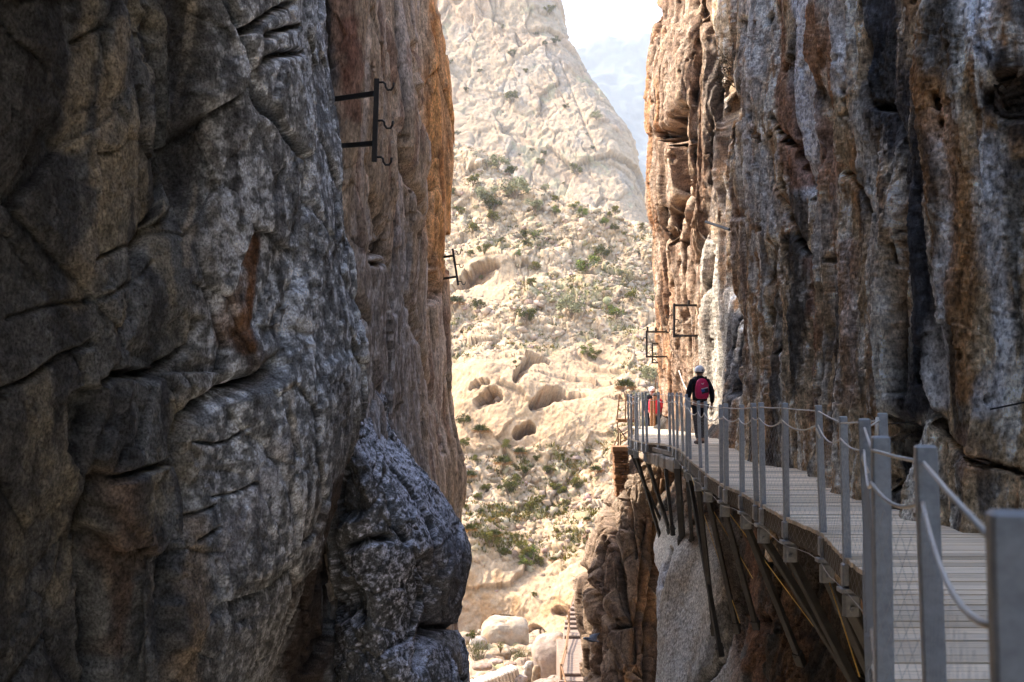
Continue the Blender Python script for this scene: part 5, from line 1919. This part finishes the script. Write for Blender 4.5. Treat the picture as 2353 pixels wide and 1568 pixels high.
for j, (px, py, s, k, zone, nm, cat, a, b, lab) in enumerate(items):
    S = MO if zone == 'mountain' else HI
    g = ground_at(px, py + s * .32, S)
    if zone == 'low' and py > 1440:
        D = 43.0
        g = Vector(P(px, py + s * .42, D))
    w = s * g.y / FPX
    me, st = MESH[k][j % 2]
    t = bpy.data.objects.new(nm, None)
    COL.objects.link(t)
    t.location = g + Vector((0, -.25 * w if zone != 'mountain' else -.3 * w, -.06 * w))
    t.rotation_euler = (0, 0, (j * 2.4) % 6.28)
    t.scale = (w * 1.12, w * 1.12, w * (.95 if k != 'reed' else 1.1))
    tag(t, lab, cat, "shrubs on the sunlit slopes")
    for n_, d_ in (("foliage", me), ("stem", st)):
        o = bpy.data.objects.new(n_, d_)
        COL.objects.link(o)
        o.parent = t

# low scrub in the gaps between stones: too many tufts to count
def scatter_scrub():
    r = np.random.default_rng(5)
    qx, qy = HQ[:, 0], HQ[:, 1]
    vis = (qx > 985) & (qx < 1560) & (qy > 340) & (qy < 1430) & (sm < .45)
    dens = np.where(vis, 0.10 + 1.0 * smooth(grass, .1, .7) + .5 * soil, 0)
    dens *= np.where((qy > 1030) & (qy < 1300), 1.5, 1.0)
    idx = r.choice(len(dens), 1900, replace=False, p=dens / dens.sum())
    V, Cc = [], []
    for i in idx:
        n = int(r.integers(7, 15))
        h = r.uniform(.08, .30)
        base = HI.p[i]
        a = r.uniform(0, 6.28, n)
        sp = r.uniform(.1, .9, n)
        d = np.stack([np.cos(a) * sp, np.sin(a) * sp, np.ones(n)], 1)
        d /= np.linalg.norm(d, axis=1, keepdims=True)
        off = np.stack([r.normal(0, .16, n), r.normal(0, .12, n), r.normal(0, .05, n)], 1)
        sd = np.cross(d, r.normal(size=(n, 3)))
        sd /= np.linalg.norm(sd, axis=1, keepdims=True)
        w = r.uniform(.02, .06, n)[:, None]
        b0 = base + off
        V.append(np.stack([b0 - sd * w, b0 + sd * w, b0 + d * h * r.uniform(.6, 1.1, n)[:, None]], 1))
        base_c = np.array([(0.070, 0.064, 0.009), (0.12, 0.095, 0.015), (0.19, 0.105, 0.03)][int(r.choice(3, p=[.45, .37, .18]))]) * r.uniform(.7, 1.3)
        Cc.append(np.repeat(base_c[None] * r.uniform(.8, 1.2, (n, 1)), 3, 0))
    V = np.concatenate(V).reshape(-1, 3)
    Cc = np.concatenate(Cc)
    me = bpy.data.meshes.new("low_scrub")
    me.vertices.add(len(V))
    me.vertices.foreach_set("co", V.astype(np.float32).ravel())
    add_faces(me, np.arange(len(V)).reshape(-1, 3), False)
    at = me.attributes.new("Col", 'FLOAT_COLOR', 'POINT')
    at.data.foreach_set("color", np.concatenate([Cc, np.ones((len(Cc), 1))], 1).astype(np.float32).ravel())
    me.materials.append(m_leaf)
    o = bpy.data.objects.new("low_scrub", me)
    COL.objects.link(o)
    tag(o, "low olive scrub and grass tufts between the hillside stones", "scrub", kind="stuff")


scatter_scrub()

# loose angular stones strewn over the slope
import bmesh
def hull_rock(seed, n=16):
    r = random.Random(seed)
    bm = bmesh.new()
    for i in range(n):
        v = Vector((r.gauss(0, 1), r.gauss(0, 1), r.gauss(0, 1))).normalized() * r.uniform(.8, 1.0)
        bm.verts.new((v.x * .62, v.y * .55, v.z * .42))
    bmesh.ops.convex_hull(bm, input=bm.verts)
    for v in [v for v in bm.verts if not v.link_faces]:
        bm.verts.remove(v)
    bmesh.ops.triangulate(bm, faces=bm.faces)
    bm.verts.index_update()
    V = np.array([v.co[:] for v in bm.verts])
    F = np.array([[v.index for v in f.verts] for f in bm.faces])
    bm.free()
    return V, F


def scatter_stones():
    r = np.random.default_rng(9)
    rocks = [hull_rock(i, 9) for i in range(10)]
    qx, qy = HQ[:, 0], HQ[:, 1]
    vis = (qx > 960) & (qx < 1590) & (qy > 325) & (qy < 1440)
    dens = np.where(vis, (1 - sm) + .02, 0) * (.35 + smooth(fbm(HI.p0 / 5, 2, 271), -.15, .25)) * np.where(qy < 800, 1.6, .8)
    idx = r.choice(len(dens), 3400, replace=False, p=dens / dens.sum())
    VV, FF, CC = [], [], []
    base = 0
    for i in idx:
        V, F = rocks[int(r.integers(10))]
        s = float(r.choice([.22, .38, .6, .95, 1.5], p=[.45, .36, .15, .04, .0])) * r.uniform(.75, 1.3)
        ax = r.normal(size=3) * [.35, .35, 3.0]
        M = np.array(Matrix.Rotation(float(np.linalg.norm(ax)), 3, Vector(ax)))
        VV.append((V * s) @ M.T + HI.p[i] + [0, 0, -s * .08])
        FF.append(F + base)
        base += len(V)
        c = np.array([.335, .245, .155]) * r.uniform(.78, 1.14) + r.normal(0, .012, 3)
        CC.append(np.repeat(c[None], len(V), 0))
    V, F, Cc = np.concatenate(VV), np.concatenate(FF), np.concatenate(CC)
    me = bpy.data.meshes.new("loose_stones")
    me.vertices.add(len(V))
    me.vertices.foreach_set("co", V.astype(np.float32).ravel())
    add_faces(me, F, False)
    at = me.attributes.new("Col", 'FLOAT_COLOR', 'POINT')
    at.data.foreach_set("color", np.concatenate([Cc, np.ones((len(Cc), 1))], 1).astype(np.float32).ravel())
    me.materials.append(m_hill)
    o = bpy.data.objects.new("loose_stones", me)
    COL.objects.link(o)
    tag(o, "loose cream limestone rubble strewn over the sunlit hillside", "rubble", kind="stuff")


scatter_stones()


# boulders on the gorge floor
def boulder(px, py, w, h, D, seed, label, col=(0.48, 0.38, 0.27), square=.75, tilt=0.0, depth=.8, name="boulder", amp=1.0, mat=None):
    c = Vector(P(px, py, D))
    sx, sz = w * D / FPX / 2, h * D / FPX / 2
    nu, nv = 72, 44
    th = np.linspace(0, np.pi, nv)
    ph = np.linspace(0, 2 * np.pi, nu, endpoint=False)
    T, Ph = np.meshgrid(th, ph, indexing='ij')
    pw = lambda x, e: np.sign(x) * np.abs(x) ** e
    X = pw(np.sin(T), square) * pw(np.cos(Ph), square)
    Y = pw(np.sin(T), square) * pw(np.sin(Ph), square)
    Z = pw(np.cos(T), square)
    p = np.stack([X * sx, Y * sx * depth, Z * sz], 2).reshape(-1, 3)
    nrm = p / (np.linalg.norm(p, axis=1, keepdims=True) + 1e-9)
    r0 = min(sx, sz)
    seedp = p + seed * 7.3
    v, e = facets(seedp, r0 * .9, seed, .8, .25)
    dsp = r0 * amp * (.16 * fbm(seedp / (r0 * 1.2), 3, seed) + .13 * v + .03 * fbm(seedp / (r0 * .2), 3, seed + 3))
    p = p + nrm * dsp[:, None]
    ct, st_ = math.cos(tilt), math.sin(tilt)
    x, z = p[:, 0] * ct - p[:, 2] * st_, p[:, 0] * st_ + p[:, 2] * ct
    p = np.stack([x + c.x, p[:, 1] + c.y, z + c.z], 1)
    a = np.arange(nu * nv).reshape(nv, nu)
    F = np.stack([a[:-1], np.roll(a, -1, 1)[:-1], np.roll(a, -1, 1)[1:], a[1:]], 2).reshape(-1, 4)
    nb_ = fbm(seedp / (r0 * .8), 3, seed + 9)
    cc = np.tile(np.array([col], np.float32), (len(p), 1))
    cc *= .5
    cc = lerp3(cc, (.30, .17, .08), smooth(nb_, .05, .4) * .5)
    cc = lerp3(cc, (.38, .31, .235), smooth(-nb_, .1, .4) * .4)
    me = bpy.data.meshes.new(name)
    me.vertices.add(len(p))
    me.vertices.foreach_set("co", p.astype(np.float32).ravel())
    add_faces(me, F)
    at = me.attributes.new("Col", 'FLOAT_COLOR', 'POINT')
    at.data.foreach_set("color", np.concatenate([cc, np.ones((len(cc), 1))], 1).astype(np.float32).ravel())
    me.materials.append(mat or m_hill)
    o = bpy.data.objects.new(name, me)
    COL.objects.link(o)
    tag(o, label, "boulder", "boulders on the gorge floor")
    return o


boulder(1160, 1458, 104, 74, 46, 3, "largest rounded cream boulder on the gorge floor", (.60, .47, .33), .62, .06, .9)
boulder(1099, 1483, 42, 40, 44.5, 4, "round pale boulder left of the largest one", (.64, .54, .44), .8)
boulder(1066, 1474, 34, 34, 45, 5, "brownish boulder half hidden by the dark left cliff foot", (.52, .38, .26), .7, .3)
boulder(1150, 1503, 52, 24, 43.5, 6, "low flat brown boulder under the largest boulder", (.46, .33, .21), .7)
boulder(1178, 1500, 26, 18, 43.8, 16, "small tan stone right of the low flat brown boulder", (.50, .37, .25), .8)
boulder(1226, 1503, 38, 40, 43.5, 7, "tan boulder between the largest boulder and the stair ledge", (.60, .45, .31), .7, -.3)
boulder(1214, 1548, 24, 58, 37.5, 8, "upright split boulder with a white side at the bottom edge", (.70, .62, .52), .7, -.15)
boulder(1232, 1555, 20, 52, 37.0, 9, "narrow brown upright rock beside the split white one", (.44, .31, .19), .7, -.1)
boulder(1276, 1525, 92, 130, 40.0, 10, "big pinkish brown rock ledge left of the stone stairs", (.46, .345, .27), .55, .28, 1.1, "boulder", .8)
boulder(1262, 1590, 80, 60, 36.5, 17, "low pinkish rock at the bottom beside the lowest steps", (.44, .33, .26), .6, .1)
boulder(1104, 1455, 14, 18, 46, 11, "small egg shaped stone beside the dark shrub", (.64, .54, .42), .9)
boulder(1143, 1521, 26, 12, 41.5, 12, "small pinkish stone in front of the low flat boulder", (.60, .45, .38), .8)
boulder(1172, 1527, 30, 12, 41, 13, "small flat reddish stone at the broom plant's foot", (.50, .34, .26), .8)
boulder(1196, 1562, 34, 22, 37, 14, "pale broken stone right of the white slab", (.62, .50, .42), .7)
boulder(1108, 1532, 46, 14, 40, 18, "long flat brown stone behind the white slab", (.42, .29, .22), .7)


def broken_slab():
    A, B = Vector(P(1082, 1585, 36.5)), Vector(P(1187, 1545, 37.2))
    m = MB()
    n = 14
    d = (B - A) / n
    for i in range(n):
        a = A + d * i
        m.bar(a, a + d * 1.02, .62, .50 + .03 * math.sin(i * 2.1))
    o = m.build("broken_slab", plain_mat("white_plaster", (.5, .43, .35), .9, 0, .35, 2.2, .6, .2, .03))
    tag(o, "tilted white broken slab with brown stains at the bottom of the gorge", "slab")


broken_slab()

# ------------------------------------------------------------------ stone stairs with a thin handrail
stair = empty("stone_staircase", P(1325, 1568, 33), "narrow stone stairs with dark risers climbing beside the brown buttress", "staircase")
STEPS = [  # left px, right px, row of the front edge, distance
    (1284, 1352, 1566, 32.6), (1292, 1352, 1548, 33.1), (1296, 1352, 1474, 37.4), (1297, 1348, 1461, 37.7), (1297, 1345, 1441, 38.6), (1298, 1344, 1430, 38.9), (1303, 1344, 1419, 39.2), (1307, 1343, 1409, 39.5), (1311, 1343, 1398, 39.8),
    (1315, 1342, 1388, 40.1), (1318, 1342, 1378, 40.4), (1321, 1342, 1368, 40.7)]
for i, (xa, xb, yy, D) in enumerate(STEPS):
    A, B = Vector(P(xa, yy, D)), Vector(P(xb + 14, yy, D))
    nxt = STEPS[i + 1][3] if i + 1 < len(STEPS) else D + 1.2
    z = A.z
    m = MB()
    dep = nxt - D + .12
    m.box(((A.x + B.x) / 2, D + dep / 2 + .03, z - .025), (B.x - A.x, dep, .05), None, .01)
    st_ = m.build("step", m_stone, stair)
    m = MB()
    m.box(((A.x + B.x) / 2, D + .085, z - .17), (B.x - A.x - .01, .06, .235), None, .008)
    m.build("riser", m_riser, st_)
m = MB()
for i, (xa, xb, yy, D) in enumerate(STEPS):
    A, B = P(xa, yy, D), P(xb + 14, yy, D)
    nxt = STEPS[i + 1][3] if i + 1 < len(STEPS) else D + 1.2
    m.box(((A[0] + B[0]) / 2, (D + nxt) / 2 + .3, A[2] - 1.36), (B[0] - A[0] - .02, nxt - D + .1, 2.3), None, .02)
m.build("stair_base", m_stone, stair)
hr = empty("stair_handrail", P(1300, 1480, 37), "thin weathered wooden handrail on posts along the stone stairs", "handrail")
RP = [((1291, 1572), (1291, 1524), 33.0), ((1305, 1518), (1303, 1490), 36.0), ((1319, 1478), (1319, 1389), 39.0), ((1342, 1352), (1343, 1330), 40.9)]
RP = [((1290, 1575), (1289.5, 1525), 32.8), ((1302, 1522), (1300, 1485), 35.6), ((1307.5, 1471), (1307, 1390), 38.2)]
for a, b, D in RP:
    m = MB()
    m.tube([P(*a, D), P(*b, D)], .045, 7)
    m.build("post", m_wood, hr)
m = MB()
for k in (0, 5):
    m.tube([P(1289 + k * .3, 1528 + k * 2, 32.8), P(1300 + k * .3, 1484 + k * 2, 35.6), P(1307 + k * .2, 1433 + k * 2, 38.2)], .03, 7)
m.tube([P(1307, 1407, 37.9), P(1328, 1338, 40.9)], .03, 7)
m.tube([P(1290, 1530, 32.8), P(1303, 1580, 32.0)], .03, 7)
m.build("rail", m_wood, hr)

# straggly plant growing from the crease of the right cliff
pl = empty("cliff_plant", P(1668, 150, 22.0), "straggly dark plant hanging from the crease high on the right cliff", "plant")
r_ = random.Random(4)
m, tw = MB(), MB()
for i in range(26):
    x, y, z = P(1663 + r_.uniform(0, 30), 130 + r_.uniform(0, 75), 21.6)
    e = Vector((x - r_.uniform(.1, .5), y - r_.uniform(.1, .4), z + r_.uniform(-.35, .25)))
    tw.tube([(x, y, z), (Vector((x, y, z)) + e) / 2 + Vector((0, 0, .05)), e], [.01, .007, .004], 5)
    for k in range(16):
        c = Vector((x, y, z)).lerp(e, r_.random()) + Vector((r_.gauss(0, .05), r_.gauss(0, .05), r_.gauss(0, .05)))
        a, b = Vector((r_.gauss(0, 1), r_.gauss(0, 1), r_.gauss(0, 1))).normalized() * .035, Vector((r_.gauss(0, 1), r_.gauss(0, 1), r_.gauss(0, 1))).normalized() * .014
        m.add([c - b, c + b, c + a], [(0, 1, 2)])
m.build("foliage", plain_mat("cliff_leaf", (.035, .05, .03), .8, 0, .3, 8), pl)
tw.build("stem", m_stem, pl)

# ------------------------------------------------------------------ haze: the air between the gorge and the far ridge
def haze_box():
    me = bpy.data.meshes.new("haze")
    x0, x1, y0, y1, z0, z1 = -3100, 3100, -450, 4100, -18, 345
    v = [(x, y, z) for x in (x0, x1) for y in (y0, y1) for z in (z0, z1)]
    me.from_pydata(v, [], [(0, 1, 3, 2), (4, 6, 7, 5), (0, 4, 5, 1), (2, 3, 7, 6), (0, 2, 6, 4), (1, 5, 7, 3)])
    m = bpy.data.materials.new("haze_air")
    m.use_nodes = True
    nt = m.node_tree
    nt.nodes.remove(nt.nodes["Principled BSDF"])
    vol = nt.nodes.new("ShaderNodeVolumePrincipled")
    vol.inputs["Color"].default_value = (0.95, 0.96, 0.965, 1)
    vol.inputs["Density"].default_value = 0.0004
    vol.inputs["Anisotropy"].default_value = 0.0
    nt.links.new(vol.outputs[0], nt.nodes["Material Output"].inputs["Volume"])
    me.materials.append(m)
    o = bpy.data.objects.new("haze", me)
    COL.objects.link(o)
    tag(o, "pale blue haze in the valley air", "haze", kind="stuff")


haze_box()
